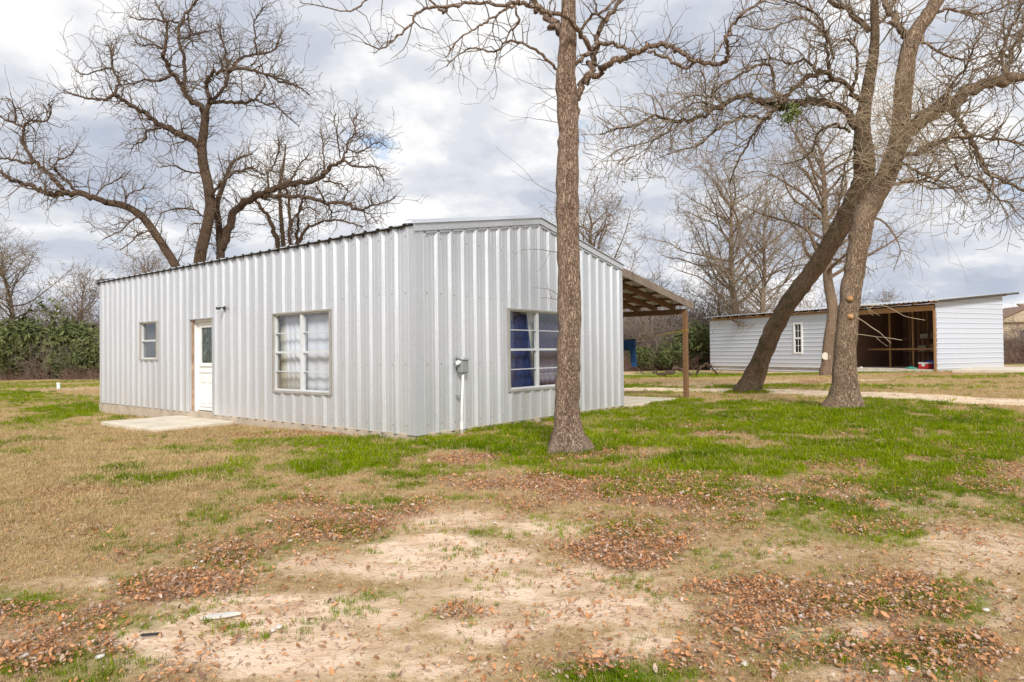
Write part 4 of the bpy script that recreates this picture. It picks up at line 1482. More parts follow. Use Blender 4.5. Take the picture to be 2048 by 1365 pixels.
# --- the front tree
def front_tree():
    b = on_ground(1137, 905); Y = b.y
    t = Tree('oak_tree', 'bare oak standing close in front of the gable window, slender pinkish trunk', b, M['bark_front'], M['twig'], 5, wf=.78)
    pts = [at(px, py, Y) for px, py in ((1134, 850), (1135, 760), (1139, 640), (1136, 500), (1134, 360), (1137, 260), (1132, 170), (1135, 80), (1138, 0), (1144, -110), (1138, -220))]
    k = Y / FOC / 2
    t.stem(trunk_pts(b, pts), [66 * k, 62 * k, 50 * k, 47 * k, 46 * k, 45 * k, 44 * k, 41 * k, 40 * k, 34 * k, 28 * k, 20 * k, 10 * k], 'trunk', 24, 12, 0.12, (0.2, 0.72), keep=False)
    L = t.limb_px
    L([(1141, 245), (1150, 220), (1161, 174), (1183, 135), (1190, 97), (1195, 73), (1209, 44), (1241, 0), (1275, -60), (1290, -130)], Y, Y + .5, 20, 8)
    L([(1176, 166), (1195, 143), (1224, 126), (1250, 116), (1282, 102), (1311, 87), (1342, 94), (1366, 109), (1398, 123), (1427, 126), (1453, 118), (1456, 97), (1453, 73), (1470, 46), (1484, 28), (1530, 2)], Y, Y - .9, 16, 6)
    L([(1192, 95), (1200, 89), (1224, 87), (1246, 97), (1262, 109), (1282, 103)], Y, Y - .3, 10, 7)
    L([(1296, 104), (1323, 111), (1352, 128), (1371, 138), (1386, 128), (1400, 124)], Y - .35, Y - .5, 8, 6)
    L([(1187, 98), (1161, 65), (1137, 41), (1100, 24), (1064, 15), (1040, 7), (1011, 8), (949, 8), (896, 14), (838, 22), (822, 49), (789, 78), (765, 97), (730, 88)], Y + .05, Y - 1.0, 13, 3, bow=-.35)
    L([(1128, 75), (1112, 52), (1089, 25), (1066, 0), (1030, -60), (990, -90)], Y, Y + .7, 22, 8)
    L([(1124, 150), (1113, 140), (1089, 111), (1043, 88), (1011, 86), (990, 105), (953, 96), (920, 107), (894, 133)], Y, Y - .6, 8, 3)
    L([(1030, 12), (1035, 33), (1039, 45), (1019, 66), (1011, 86)], Y - .6, Y - .5, 6, 4)
    L([(1030, 10), (1000, 25), (974, 45), (949, 57), (916, 82), (892, 115)], Y - .6, Y - 1.3, 7, 3)
    L([(896, 14), (888, 27), (867, 8), (830, -30)], Y - .85, Y - 1.2, 8, 4)
    L([(830, -40), (760, -20), (731, 2), (700, 22), (650, 15), (600, 5)], Y - .9, Y - 1.4, 6, 2)
    L([(1162, 60), (1180, 35), (1210, 20), (1245, -15), (1300, -60)], Y, Y - .5, 8, 4)
    L([(1150, 130), (1165, 112), (1178, 104)], Y, Y + .1, 10, 10)
    L([(1209, 44), (1192, 20), (1190, -30)], Y + .3, Y - .2, 6, 3)
    L([(1140, -100), (1080, -160), (1000, -190)], Y, Y - .8, 14, 4)
    L([(1453, 73), (1440, 95), (1425, 118)], Y - .9, Y - .85, 4, 4)
    t.crown(7.5, 0.60, 2, t0=0.1, rmin=0.0026, step=0.11, kink=0.33, r=0.009)
    # single fine twigs off the trunk
    tw = Twigs(); R = random.Random(8)
    for px, py, dx, dz, ln in ((1118, 246, -1, .02, .62), (1113, 388, -1, .18, .68), (1116, 505, -1, .22, .52), (1120, 600, -1, .1, .34), (1118, 592, -.9, .8, .36), (1120, 205, -1, .35, .6), (1120, 180, -1, .15, .6), (1122, 160, -1, .4, .7), (1160, 190, 1, .1, .4), (1163, 170, 1, .05, .45), (1120, 190, -1, -.3, .45), (1118, 225, -.9, .2, .3)):
        tw.grow(tuple(at(px, py, Y - .1) - b), (dx, R.uniform(-.6, .1), dz), ln, 0.006, 1, R, 0.16, 0.0, 0.09, 0.3, 0.0022)
    tw.build('twigs', M['twig'], t.root)


front_tree()


# --- the two large trees at the right
def right_tree():
    b = on_ground(1688, 818); Y = b.y
    t = Tree('oak_tree', 'big forked oak at the right, its upright trunk in front of the open bay', b, M['bark_pale'], M['twig_pale'], 15, wf=.8)
    pts = [at(px, py, Y) for px, py in ((1689, 760), (1691, 700), (1697, 620), (1709, 540), (1720, 470), (1734, 420), (1766, 365), (1790, 312), (1801, 250), (1809, 160), (1824, 80), (1856, 30), (1885, -20), (1915, -100), (1935, -200))]
    k = Y / FOC / 2
    t.stem(trunk_pts(b, pts), [56 * k, 53 * k, 44 * k, 40 * k, 38 * k, 38 * k, 40 * k, 42 * k, 39 * k, 35 * k, 32 * k, 33 * k, 30 * k, 27 * k, 25 * k, 18 * k, 8 * k], 'trunk', 24, 10, 0.11, (0.3, 0.5), keep=False)
    L = t.limb_px
    L([(1782, 320), (1800, 285), (1840, 245), (1880, 218), (1920, 195), (1960, 172), (2005, 160), (2048, 150), (2140, 120), (2230, 130)], Y, Y + .8, 40, 16)
    L([(1850, 235), (1890, 215), (1912, 232), (1935, 262), (1955, 305), (1975, 340), (2010, 362), (2048, 380), (2110, 420)], Y + .2, Y - .9, 15, 5)
    L([(1790, 300), (1815, 310), (1860, 292), (1900, 280), (1960, 275), (2048, 290), (2120, 300)], Y, Y - 1.2, 12, 4)
    L([(2008, 158), (2020, 120), (2035, 80), (2048, 60), (2090, 0)], Y + .6, Y + 1.2, 12, 6)
    L([(2012, 155), (2004, 110), (2020, 60), (2040, 20), (2030, -30)], Y + .6, Y + .2, 8, 3)
    L([(1783, 318), (1812, 330), (1850, 350), (1900, 372), (1935, 410)], Y, Y - 1.0, 9, 2)
    L([(1772, 380), (1800, 366), (1850, 362), (1905, 378), (1940, 352)], Y, Y + 1, 9, 2)
    L([(1910, 330), (1925, 350), (1960, 360), (1990, 390), (2015, 430)], Y - .3, Y - .8, 6, 2)
    L([(1808, 74), (1790, 39), (1770, 0), (1740, -70), (1700, -140)], Y, Y + .8, 20, 8)
    L([(1870, 215), (1905, 170), (1935, 130), (1950, 90), (1990, 40)], Y + .2, Y - .6, 8, 2)
    L([(1835, 70), (1870, 100), (1920, 120), (1980, 110), (2040, 90)], Y, Y - .8, 8, 2)
    L([(1860, 30), (1900, 20), (1960, 30), (2030, 5)], Y, Y + .8, 8, 3)
    L([(1985, 345), (1990, 390), (2020, 410), (2048, 440)], Y - .5, Y - .8, 5, 2)
    t.crown(13.5, 1.0, 2, t0=0.03, rmin=0.006, step=0.17, kink=0.34)
    # straw coloured water sprouts crowding the fork
    tw = Twigs(); R = random.Random(3)
    for i in range(400):
        px, py = R.gauss(1795, 38), R.gauss(265, 62)
        p = at(px, py, Y - .25 + R.uniform(-.25, .25)) - b
        d = Vector((R.gauss(0, .9), R.gauss(-.5, .6), R.gauss(.05, .6))).normalized()
        tw.grow(tuple(p), tuple(d), R.uniform(.35, 1.1), 0.006, 1, R, 0.20, 0.0, 0.16, 0.22, 0.004)
    for px, py, ln in ((1853, 372, 1.6), (1868, 378, 1.9), (1840, 365, 1.3), (1882, 380, 1.7), (1905, 378, 1.2), (1958, 350, 1.1)):
        tw.grow(tuple(at(px, py, Y - .2) - b), (R.uniform(-.25, .35), -.2, -.8), ln, 0.007, 1, R, 0.10, 0, 0.14, 0.12, 0.0035, gravity=0.06)
    tw.build('water_sprouts', M['shoot'], t.root)
    # low pale shoots that cross the open bay
    for pts_, w in (([(1700, 612), (1748, 611), (1774, 614), (1795, 625), (1813, 634), (1850, 641)], 3.2), ([(1703, 636), (1720, 639), (1743, 655), (1760, 666), (1769, 675), (1782, 687)], 3.2), ([(1700, 669), (1716, 669), (1752, 674), (1774, 676), (1804, 681)], 3.2), ([(1752, 675), (1762, 684), (1775, 693)], 2.2), ([(1748, 611), (1740, 620), (1760, 632)], 2.0), ([(1733, 612), (1738, 622), (1746, 632)], 1.8)):
        t.limb_px(pts_, Y - .1, Y - .9, w * .75, w * .4, 'shoot', keep=False, mat=M['shoot'], sides=5, sub=3)
    rt = t.root
    for (px, py) in ((1700, 598), (1701, 634)):       # fresh scars where branches were cut
        p = at(px, py, Y - .19) - b
        m = MB(); m.tube([p, p + Vector((0.0, -.035, 0.0)), p + Vector((0, -.05, 0.01))], [.075, .055, .035], 7)
        m.build('branch_scar', M['wood_shed'], rt)


right_tree()


def leaning_tree():
    b = on_ground(1496, 786); Y = b.y
    t = Tree('oak_tree', 'oak with dark mossy trunk leaning strongly to the right across the shed', b, M['bark_moss'], M['twig_pale'], 25, wf=.75)
    Y2 = Y - 2.5
    path = ((1506, 760), (1528, 705), (1552, 650), (1578, 605), (1612, 560), (1648, 508), (1680, 455), (1708, 408), (1727, 358), (1727, 305), (1724, 250), (1736, 175), (1748, 98), (1749, 30), (1745, -30), (1735, -110), (1720, -200))
    pts = [at(px, py, Y + (Y2 - Y) * min(1, i / 9)) for i, (px, py) in enumerate(path)]
    k = Y / FOC / 2
    t.stem(trunk_pts(b, pts), [44 * k, 42 * k, 37 * k, 34 * k, 33 * k, 33 * k, 33 * k, 32 * k, 35 * k, 37 * k, 37 * k, 33 * k, 26 * k, 20 * k, 16 * k, 14 * k, 11 * k, 8 * k, 4 * k], 'trunk', 20, 9, 0.12, (0.35, 0.4), keep=False)
    L = t.limb_px
    Y = Y2
    L([(1712, 255), (1692, 222), (1660, 208), (1624, 205), (1590, 208), (1559, 214), (1538, 205), (1508, 202), (1487, 190), (1440, 214), (1395, 238), (1350, 243), (1310, 232), (1275, 250), (1225, 262), (1200, 270)], Y, Y - 2.2, 22, 3)
    L([(1728, 215), (1701, 178), (1666, 157), (1633, 146), (1594, 175), (1559, 208)], Y, Y - 1.2, 14, 10)
    L([(1559, 214), (1545, 225), (1530, 238), (1500, 232), (1470, 240), (1430, 262), (1400, 290), (1360, 300), (1310, 320)], Y - 1.2, Y - 1.6, 9, 2)
    L([(1545, 222), (1515, 255), (1490, 300), (1470, 335), (1460, 370)], Y - 1.2, Y - .4, 8, 3)
    L([(1414, 222), (1412, 190), (1410, 160), (1400, 140)], Y - 1.7, Y - 1.8, 5, 3)
    L([(1556, 205), (1548, 170), (1545, 137), (1520, 128), (1495, 142), (1460, 160), (1440, 175), (1420, 195), (1395, 190), (1365, 200), (1335, 225)], Y - 1.2, Y - .8, 8, 3)
    L([(1633, 146), (1610, 120), (1580, 128), (1540, 118), (1500, 125)], Y - .8, Y - .2, 8, 3)
    L([(1737, 62), (1704, 27), (1663, 0), (1620, -40), (1560, -70)], Y, Y + .8, 16, 7)
    L([(1660, 155), (1656, 110), (1650, 70), (1640, 35), (1600, 10), (1560, 0)], Y - .4, Y - 1.5, 10, 3)
    L([(1705, 175), (1715, 130), (1710, 95), (1690, 80), (1665, 95)], Y, Y - .9, 8, 3)
    L([(1668, 118), (1650, 70), (1610, 40), (1575, 45), (1530, 60), (1490, 50)], Y - .3, Y + .8, 7, 2)
    L([(1704, 300), (1690, 330), (1684, 370), (1676, 420), (1665, 450)], Y, Y + .5, 6, 2)
    L([(1700, 265), (1670, 250), (1640, 262), (1625, 300), (1600, 320), (1560, 330)], Y, Y - .8, 8, 2)
    L([(1748, 60), (1775, 30), (1800, -20)], Y, Y + .6, 9, 4)
    L([(1440, 214), (1405, 205), (1370, 215), (1330, 260), (1290, 300), (1240, 330)], Y - 1.7, Y - 2.4, 4, 1.6)
    L([(1350, 243), (1330, 270), (1290, 285), (1240, 300), (1205, 320)], Y - 2, Y - 2.6, 4, 1.6)
    t.crown(12, 1.1, 2, t0=0.03, rmin=0.0068, step=0.19, kink=0.30, bias=(-.15, -.05, 0.02))
    m = leaf_cloud(60, 0.10, 5)
    cx = at(1578, 228, Y - .9)
    mt = new_obj('mistletoe_clump', leaf_mesh('mistletoe_clump', 230, (0.40, 0.36, 0.34), 0.05, 4, M['mistletoe'], 7, .2), None, 'small green mistletoe clump hanging in the leaning oak', 'mistletoe')
    mt.location = cx


def leaf_cloud(n, r, seed):
    return None


def leaf_mesh(name, n, rad, size, seed, mat, lumps=7, shell=0.55, flatb=0.0):
    """many small leaf faces spread through uneven lumps"""
    rg = np.random.default_rng(seed)
    c = rg.normal(size=(lumps, 3)); c /= np.linalg.norm(c, axis=1, keepdims=True)
    c = c * rg.uniform(0.25, 0.62, (lumps, 1)) * np.array(rad)
    lr = rg.uniform(0.42, 0.68, lumps)
    which = rg.integers(0, lumps, n)
    d = rg.normal(size=(n, 3)); d /= np.linalg.norm(d, axis=1, keepdims=True)
    rr = rg.uniform(shell, 1.0, (n, 1)) ** 0.7
    P = c[which] + d * rr * lr[which][:, None] * np.array(rad)
    if flatb: P[:, 2] = np.maximum(P[:, 2], -rad[2] * flatb + rg.uniform(0, .2, n) * rad[2])
    nrm = d + rg.normal(size=(n, 3)) * 0.8
    nrm /= np.linalg.norm(nrm, axis=1, keepdims=True)
    u = np.cross(nrm, rg.normal(size=(n, 3))); u /= np.linalg.norm(u, axis=1, keepdims=True)
    w = np.cross(nrm, u)
    s = size * rg.uniform(0.6, 1.4, (n, 1))
    V = np.stack([P - u * s * 1.3, P - w * s * .45, P + u * s * 1.3, P + w * s * .45], 1).reshape(-1, 3)
    F = (np.arange(n) * 4)[:, None] + np.array([[0, 1, 2, 3]])
    return mesh_np(name, V, F, mat)


leaning_tree()


# --- trees behind the metal building
def big_left_tree():
    Y = 26.0; W_ = .66
    g = at(398, 770, Y); b = Vector((g.x, g.y, g1(g.x, g.y)))
    t = Tree('oak_tree', 'tall bare oak towering behind the metal building, its crown reaching the top of the picture', b, M['bark_oak'], M['twig'], 35, wf=.82)
    k = Y / FOC / 2 * .74
    pts = [at(px, py, Y) for px, py in ((400, 640), (399, 560), (402, 505), (414, 455), (421, 415), (416, 370), (406, 325), (404, 290), (408, 260), (411, 228))]
    t.stem(trunk_pts(b, pts), [42 * k, 40 * k, 36 * k, 32 * k, 30 * k, 28 * k, 27 * k, 26 * k, 26 * k, 24 * k, 22 * k, 19 * k], 'trunk', 14, 5, 0.08, (0.4, .3), keep=True)
    L = t.limb_px
    L([(411, 232), (400, 213), (385, 204), (366, 182), (361, 167), (345, 148), (335, 130), (328, 112), (333, 80), (334, 50), (322, 25), (310, 5)], Y, Y - 1.6, 14, 3)
    L([(366, 175), (370, 132), (363, 99), (357, 75), (359, 48), (377, 22), (390, 8), (402, -12)], Y - .3, Y + 1.2, 9, 3)
    L([(411, 230), (421, 205), (421, 198), (412, 169), (421, 152), (438, 144), (500, 141), (544, 152), (575, 166), (600, 178)], Y, Y - 1.8, 12, 2.5)
    L([(420, 203), (429, 200), (449, 171), (456, 141), (451, 120), (451, 99), (441, 70), (438, 50)], Y, Y + 1.5, 10, 2.5)
    L([(456, 145), (462, 139), (478, 119), (513, 110), (548, 101), (558, 80), (564, 64)], Y + .6, Y + 2, 7, 2)
    L([(513, 109), (510, 66), (508, 44), (522, 24), (530, 12)], Y + 1.2, Y + .4, 4, 2)
    L([(424, 205), (434, 204), (469, 206), (495, 203), (511, 198), (522, 182), (533, 168)], Y, Y + 1.2, 10, 3)
    L([(511, 199), (533, 209), (550, 209), (572, 231), (599, 253)], Y + .9, Y + 1.7, 5, 2)
    L([(404, 296), (390, 285), (364, 270), (340, 258), (317, 249), (300, 236), (285, 222), (253, 206), (232, 193), (211, 198), (177, 197), (150, 190), (125, 180)], Y, Y - 2.2, 17, 2.5)
    L([(324, 254), (308, 258), (293, 264), (290, 280), (272, 288), (262, 300)], Y - .9, Y - .3, 6, 2)
    L([(232, 193), (238, 164), (226, 135), (221, 102), (214, 85)], Y - 1.7, Y - .8, 7, 2)
    L([(226, 137), (200, 140), (170, 150), (150, 142)], Y - 1.2, Y - 1.8, 4, 2)
    L([(345, 150), (320, 163), (290, 160), (262, 168), (248, 160)], Y - .7, Y + .6, 6, 2)
    L([(357, 78), (375, 76), (395, 68), (420, 62), (432, 60)], Y, Y + .6, 5, 2)
    L([(357, 45), (330, 42), (300, 38), (280, 40), (258, 34)], Y - 1, Y - 2, 5, 2)
    L([(331, 100), (310, 92), (285, 90), (270, 85)], Y - 1, Y - .4, 5, 2)
    L([(377, 22), (378, 50), (383, 66), (370, 76)], Y + .8, Y + .4, 4, 3)
    L([(544, 152), (560, 165), (590, 170), (620, 190)], Y - 1.3, Y - .8, 4, 2)
    L([(414, 400), (440, 370), (470, 345), (500, 338), (530, 352)], Y, Y - 1.5, 8, 3)
    L([(418, 350), (380, 345), (345, 332), (320, 336)], Y, Y - 1.2, 5, 2)
    L([(415, 440), (385, 420), (350, 418), (320, 428)], Y, Y - 1.4, 5, 2)
    t.crown(9, 1.3, 2, t0=0.04, rmin=0.0075, step=0.24, kink=0.40)


def left_leaning_tree():
    Y = 24.5
    g = at(392, 775, Y); b = Vector((g.x, g.y, g1(g.x, g.y)))
    t = Tree('oak_tree', 'oak behind the building with one long limb arching to the left edge', b, M['bark_oak'], M['twig'], 45, wf=.82)
    k = Y / FOC / 2 * .74
    pts = [at(px, py, Y - .1 * i) for i, (px, py) in enumerate(((388, 690), (374, 600), (352, 535), (328, 495), (303, 457), (280, 430), (248, 412), (211, 405)))]
    t.stem(trunk_pts(b, pts), [36 * k, 34 * k, 30 * k, 26 * k, 23 * k, 21 * k, 20 * k, 19 * k, 18 * k, 16 * k], 'trunk', 12, 5, 0.08, (0.4, .3))
    L = t.limb_px; Y = 23.7
    L([(213, 406), (171, 390), (129, 388), (105, 391), (90, 386), (69, 375), (40, 365), (18, 357), (0, 344), (-40, 335), (-80, 345)], Y, Y - 1.2, 15, 5)
    L([(133, 388), (118, 370), (105, 354), (85, 336), (69, 322), (53, 301), (45, 278), (47, 256), (25, 245), (0, 235), (-30, 215)], Y - .3, Y + 1.2, 11, 3)
    L([(69, 324), (50, 326), (26, 320), (0, 316), (-40, 318)], Y, Y - .6, 7, 3)
    L([(46, 262), (53, 245), (72, 242), (92, 243), (103, 222), (98, 209), (110, 200)], Y + .6, Y + .2, 6, 2)
    L([(153, 389), (140, 370), (120, 350), (108, 335), (115, 322), (140, 312), (148, 300)], Y - .2, Y - 1, 6, 2)
    L([(250, 412), (253, 395), (262, 385), (280, 380), (292, 370)], Y, Y - .8, 4, 2)
    L([(30, 246), (32, 225), (24, 205), (12, 195)], Y + 1, Y + .6, 5, 2)
    L([(190, 396), (205, 375), (235, 360), (250, 345)], Y, Y + .8, 4, 2)
    L([(285, 435), (262, 442), (245, 460), (225, 470), (205, 480)], Y, Y - .5, 4, 1.5)
    L([(305, 462), (280, 468), (255, 490), (240, 500)], Y, Y - .7, 4, 1.5)
    t.crown(9, 1.15, 2, t0=0.04, rmin=0.007, step=0.22, kink=0.40)


def left_right_limb_tree():
    Y = 27.0
    g = at(440, 768, Y); b = Vector((g.x, g.y, g1(g.x, g.y)))
    t = Tree('oak_tree', 'oak behind the building spreading long low limbs to the right over the roof', b, M['bark_oak'], M['twig'], 55, wf=.82)
    k = Y / FOC / 2 * .74
    pts = [at(px, py, Y) for px, py in ((439, 640), (440, 560), (441, 500), (438, 455), (434, 410), (446, 372), (462, 330), (480, 316), (505, 308))]
    t.stem(trunk_pts(b, pts), [34 * k, 32 * k, 28 * k, 24 * k, 22 * k, 18 * k, 15 * k, 12 * k, 9 * k, 7 * k, 4 * k], 'trunk', 12, 5, 0.08, (0.4, .3))
    L = t.limb_px
    L([(442, 500), (457, 461), (472, 420), (503, 397), (538, 384), (562, 373), (600, 366), (633, 360), (645, 350), (657, 338), (683, 324)], Y, Y - 1.5, 20, 8)
    L([(683, 324), (692, 302), (696, 287), (710, 263), (707, 241), (716, 228)], Y - 1.5, Y - .8, 6, 2)
    L([(683, 323), (710, 333), (742, 332), (758, 342), (768, 364)], Y - 1.5, Y - 2, 6, 2)
    L([(681, 318), (676, 285), (674, 263), (668, 243), (672, 228)], Y - 1.5, Y - 2.1, 4, 2)
    L([(697, 300), (715, 305), (735, 296), (755, 285), (775, 295)], Y - 1.2, Y - .5, 4, 2)
    L([(520, 392), (534, 394), (578, 391), (622, 397), (650, 406), (688, 406), (716, 421), (740, 412), (764, 408), (790, 396)], Y - .5, Y - 2.2, 11, 3)
    L([(650, 404), (640, 385), (632, 372)], Y - 1, Y - 1.2, 5, 4)
    L([(655, 406), (662, 425), (660, 445)], Y - 1, Y - .6, 5, 2)
    L([(716, 421), (740, 430), (755, 448)], Y - 1.6, Y - 2, 4, 2)
    L([(645, 362), (680, 368), (695, 382)], Y - 1.2, Y - 1.9, 4, 2)
    L([(648, 338), (646, 300), (645, 275), (640, 265)], Y - 1.2, Y - .3, 4, 2)
    L([(580, 366), (590, 345), (605, 325), (618, 310)], Y - .8, Y + .6, 5, 2)
    L([(538, 384), (535, 350), (548, 330), (558, 300), (556, 275)], Y - .5, Y + 1, 6, 2)
    t.crown(9, 1.2, 2, t0=0.05, rmin=0.0075, step=0.23, kink=0.40)


def left_back_tree():
    Y = 33.0
    g = at(575, 762, Y); b = Vector((g.x, g.y, g1(g.x, g.y)))
    t = Tree('oak_tree', 'slim many-stemmed oak showing over the middle of the roof', b, M['bark_oak'], M['twig'], 65, wf=.82)
    k = Y / FOC / 2 * .74
    t.stem(trunk_pts(b, [at(574, 650, Y), at(570, 560, Y), at(566, 480, Y), at(561, 420, Y), (at(560, 370, Y)), at(567, 330, Y), at(572, 290, Y)]), [26 * k, 24 * k, 20 * k, 16 * k, 12 * k, 10 * k, 9 * k, 7 * k, 3 * k], 'trunk', 10, 5, .08, (.4, .3))
    L = t.limb_px
    L([(572, 560), (556, 487), (543, 450), (529, 423), (512, 401), (505, 380)], Y, Y - 1, 13, 5)
    L([(573, 570), (580, 483), (580, 440), (579, 406), (572, 375), (560, 340)], Y, Y + 1, 9, 4)
    L([(573, 590), (592, 480), (596, 440), (605, 400), (612, 380)], Y, Y - 1.5, 9, 3)
    L([(574, 590), (600, 480), (620, 455), (640, 445), (665, 440), (700, 445), (725, 455)], Y, Y - 1.6, 8, 2.5)
    L([(583, 470), (586, 440), (605, 420), (620, 416), (640, 430)], Y, Y + 1, 5, 2)
    t.crown(7, 1.2, 2, t0=.12, rmin=0.0095, step=.25, kink=.4)


big_left_tree(); left_leaning_tree(); left_right_limb_tree(); left_back_tree()


# --- generic bare oaks farther off: three shapes, placed and turned
def oak_shape(seed, height, trunk_r, spread, nl, per_m, tl, rmin, low=0.32, lean=0.05):
    """trunk mesh, limb meshes and crown mesh of one bare oak standing at the origin"""
    R = random.Random(seed)
    tw = Twigs(); limbs = []
    pts = [Vector((0, 0, -.3)), Vector((0, 0, 0))]
    x = y = 0
    n = 7
    for i in range(1, n + 1):
        x += R.gauss(0, .16) + lean * .3; y += R.gauss(0, .16)
        pts.append(Vector((x, y, height * .86 * i / n)))
    P = catmull(pts, 5)
    rad = [trunk_r * (1.25 if q.z < .3 else 1) * max(.12, (1 - q.z / height) ** .8) for q in P]
    trunk = tube_geo(P, rad, 10, True)
    tops = [q for q in P if q.z > height * low]
    for k in range(nl):
        t = (k + R.random() * .8) / nl
        i = min(len(tops) - 1, int(t * len(tops)))
        p = tops[i]
        az = k * 2.4 + R.uniform(-.5, .5)
        ln = spread * (.5 + .55 * math.sin(math.pi * min(1, t * .85 + .18))) * R.uniform(.75, 1.15)
        el = R.uniform(.35, .85) + .25 * t
        d = Vector((math.cos(az) * math.cos(el), math.sin(az) * math.cos(el), math.sin(el)))
        q = p.copy(); LP = [q.copy()]
        for s_ in range(6):
            d = (d + Vector((R.gauss(0, .24), R.gauss(0, .24), R.gauss(.03, .2)))).normalized()
            q = q + d * ln / 6
            LP.append(q.copy())
        LC = catmull(LP, 3)
        r0 = trunk_r * .34 * (1 - .5 * t)
        lr = [max(.012, r0 * (1 - .88 * j / (len(LC) - 1))) for j in range(len(LC))]
        limbs.append((tube_geo(LC, lr, 6, True)))
        tw.along(LC, lr, R, per_m, tl, 2, .1, rmin=rmin, step=.28, kink=.36, fork=.38, bias=(0, 0, .3))
    tw.along(P, rad, R, per_m * .8, tl, 2, .5, rmin=rmin, step=.28, kink=.36, bias=(0, 0, .3))
    return trunk, limbs, tw


def make_oak(name, label, loc, shape, barkm, twigm, rz=0, group=None):
    root = thing(name, label, 'tree', loc, rz, group)
    trunk, limbs, tw = shape
    new_obj('trunk', mesh('trunk', *trunk, barkm, True), root)
    for v, f in limbs:
        new_obj('limb', mesh('limb', v, f, barkm, True), root)
    tw.build('crown', twigm, root)
    return root


def copy_tree(src, loc, rz, sc, label, group=None):
    r = src.copy(); col.objects.link(r)
    r.location = loc; r.rotation_euler = (0, 0, rz); r.scale = (sc, sc, sc); r['label'] = label
    if group: r['group'] = group
    for ch in src.children:
        c = ch.copy(); col.objects.link(c); c.parent = r
    return r


sA = oak_shape(101, 12.5, .26, 5.2, 26, 4.2, 1.5, .013, .26)
sB = oak_shape(202, 11.0, .18, 4.6, 22, 4.2, 1.4, .015, .26)
sC = oak_shape(303, 8.5, .16, 4.2, 24, 4.2, 1.3, .015, .2)


def gpos(px, Y):
    p = at(px, 740, Y)
    return (p.x, p.y, g1(p.x, p.y) - .05)


GT = 'bare oaks around the shed'
b4 = on_ground(1655, 752)
o4 = make_oak('oak_tree', 'pale upright oak with a round white cut scar, against the shed wall', tuple(b4), oak_shape(111, 13.4, .33, 5.2, 28, 4.2, 1.4, .010, .36), M['bark_pale'], M['twig_pale'])
p = Vector((-0.16, -.27, 1.0)); m = MB(); m.tube([p + Vector((0.02, .08, 0)), p, p + Vector((-.01, -.02, 0))], [.22, .20, .17], 14); m.build('cut_scar', M['board'], o4)
b6 = on_ground(1538, 742)
make_oak('oak_tree', 'slim pale oak half hidden by the leaning trunk, in front of the shed siding', tuple(b6), oak_shape(121, 13.5, .28, 6.2, 30, 4.2, 1.6, .012, .28, -.1), M['bark_pale'], M['twig_pale'])
o5 = make_oak('oak_tree', 'wide bare oak rising behind the low end of the shed roof', gpos(1478, 58), oak_shape(131, 18.0, .42, 10.5, 34, 2.6, 2.0, .016, .2), M['bark_pale'], M['twig_pale'])
make_oak('oak_tree', 'thin bare oak at the outer end of the shed, beyond the porch eave', gpos(1432, 64), sB, M['bark_pale'], M['twig_pale'], 1.2)
oA = make_oak('oak_tree', 'bare oak crown showing above the roof beside the front trunk', gpos(1190, 44), sA, M['bark_pale'], M['twig_pale'], .4)
copy_tree(oA, gpos(25, 50), 2.2, .86, 'bare oak at the far left above the evergreen bushes')
oC = make_oak('oak_tree', 'low spreading bare oak just left of the metal building wall', gpos(185, 53), sC, M['bark_pale'], M['twig_pale'], 2.6)
copy_tree(oC, gpos(1290, 66), .8, 1.1, 'grey bare tree in the brush seen under the porch roof')
copy_tree(oC, gpos(1130, 62), 4.0, 1.1, 'grey bare tree showing past the ridge end of the metal roof')
copy_tree(oC, gpos(1765, 78), 5.0, .95, 'distant bare tree above the shed roof behind the thick trunk')
copy_tree(oA, gpos(300, 60), 3.3, .9, 'distant bare oak over the far end of the metal roof')
copy_tree(oC, gpos(-90, 46), 1.0, 1.2, 'bare tree cut by the left edge of the picture')


# ------------------------------------------------------------------ brush beyond the yard
def clump_proto(name, seed, h, n, w, mat, r=.02, rmin=.014, step=.5, lean=.3):
    R = random.Random(seed); tw = Twigs()
    for _ in range(n):
        p = (R.gauss(0, w), R.gauss(0, w * .7), -.1)
        tw.grow(p, (R.gauss(0, lean), R.gauss(0, lean), 1), h * R.uniform(.5, 1.05), r, 2, R, .26, .04, step, .40, rmin)
    o_ = tw.build(name, mat, None)
    me = o_.data; bpy.data.objects.remove(o_)
    return me


THICK = []; UNDER = []


def plan_thicket():
    R = random.Random(77)

    def row(lst, a, b, stp, Y, dy, s0, s1):
        px = a
        while px < b:
            x, y, z = gpos(px + R.uniform(-8, 8), Y + R.uniform(-dy, dy))
            lst.append((x, y, z, R.uniform(s0, s1), R.uniform(0, 6.28)))
            px += stp
    row(THICK, -140, 260, 17, 54, 3, .65, .95)
    row(THICK, -140, 420, 30, 60, 3, .8, 1.1)
    row(THICK, -1500, -140, 26, 54, 4, .7, 1.2)
    row(UNDER, -1500, -140, 24, 49, 2, .9, 1.6)
    row(THICK, 2280, 3400, 26, 64, 6, .6, 1.0)
    row(THICK, 1170, 1480, 11, 66, 4, .85, 1.2)
    row(THICK, 1000, 1700, 24, 76, 4, 1.0, 1.5)
    row(THICK, 1985, 2280, 14, 66, 6, .5, .85)
    row(THICK, -140, 190, 75, 46.0, 1, .4, .6)
    row(UNDER, -140, 260, 18, 50, 1.5, .6, 1.0)
    row(UNDER, -140, 230, 38, 45.2, 1.2, .35, .8)
    row(UNDER, 1180, 1460, 9, 61, 2, .7, 1.2)
    row(UNDER, 1990, 2280, 10, 60, 3, .8, 1.5)


plan_thicket()

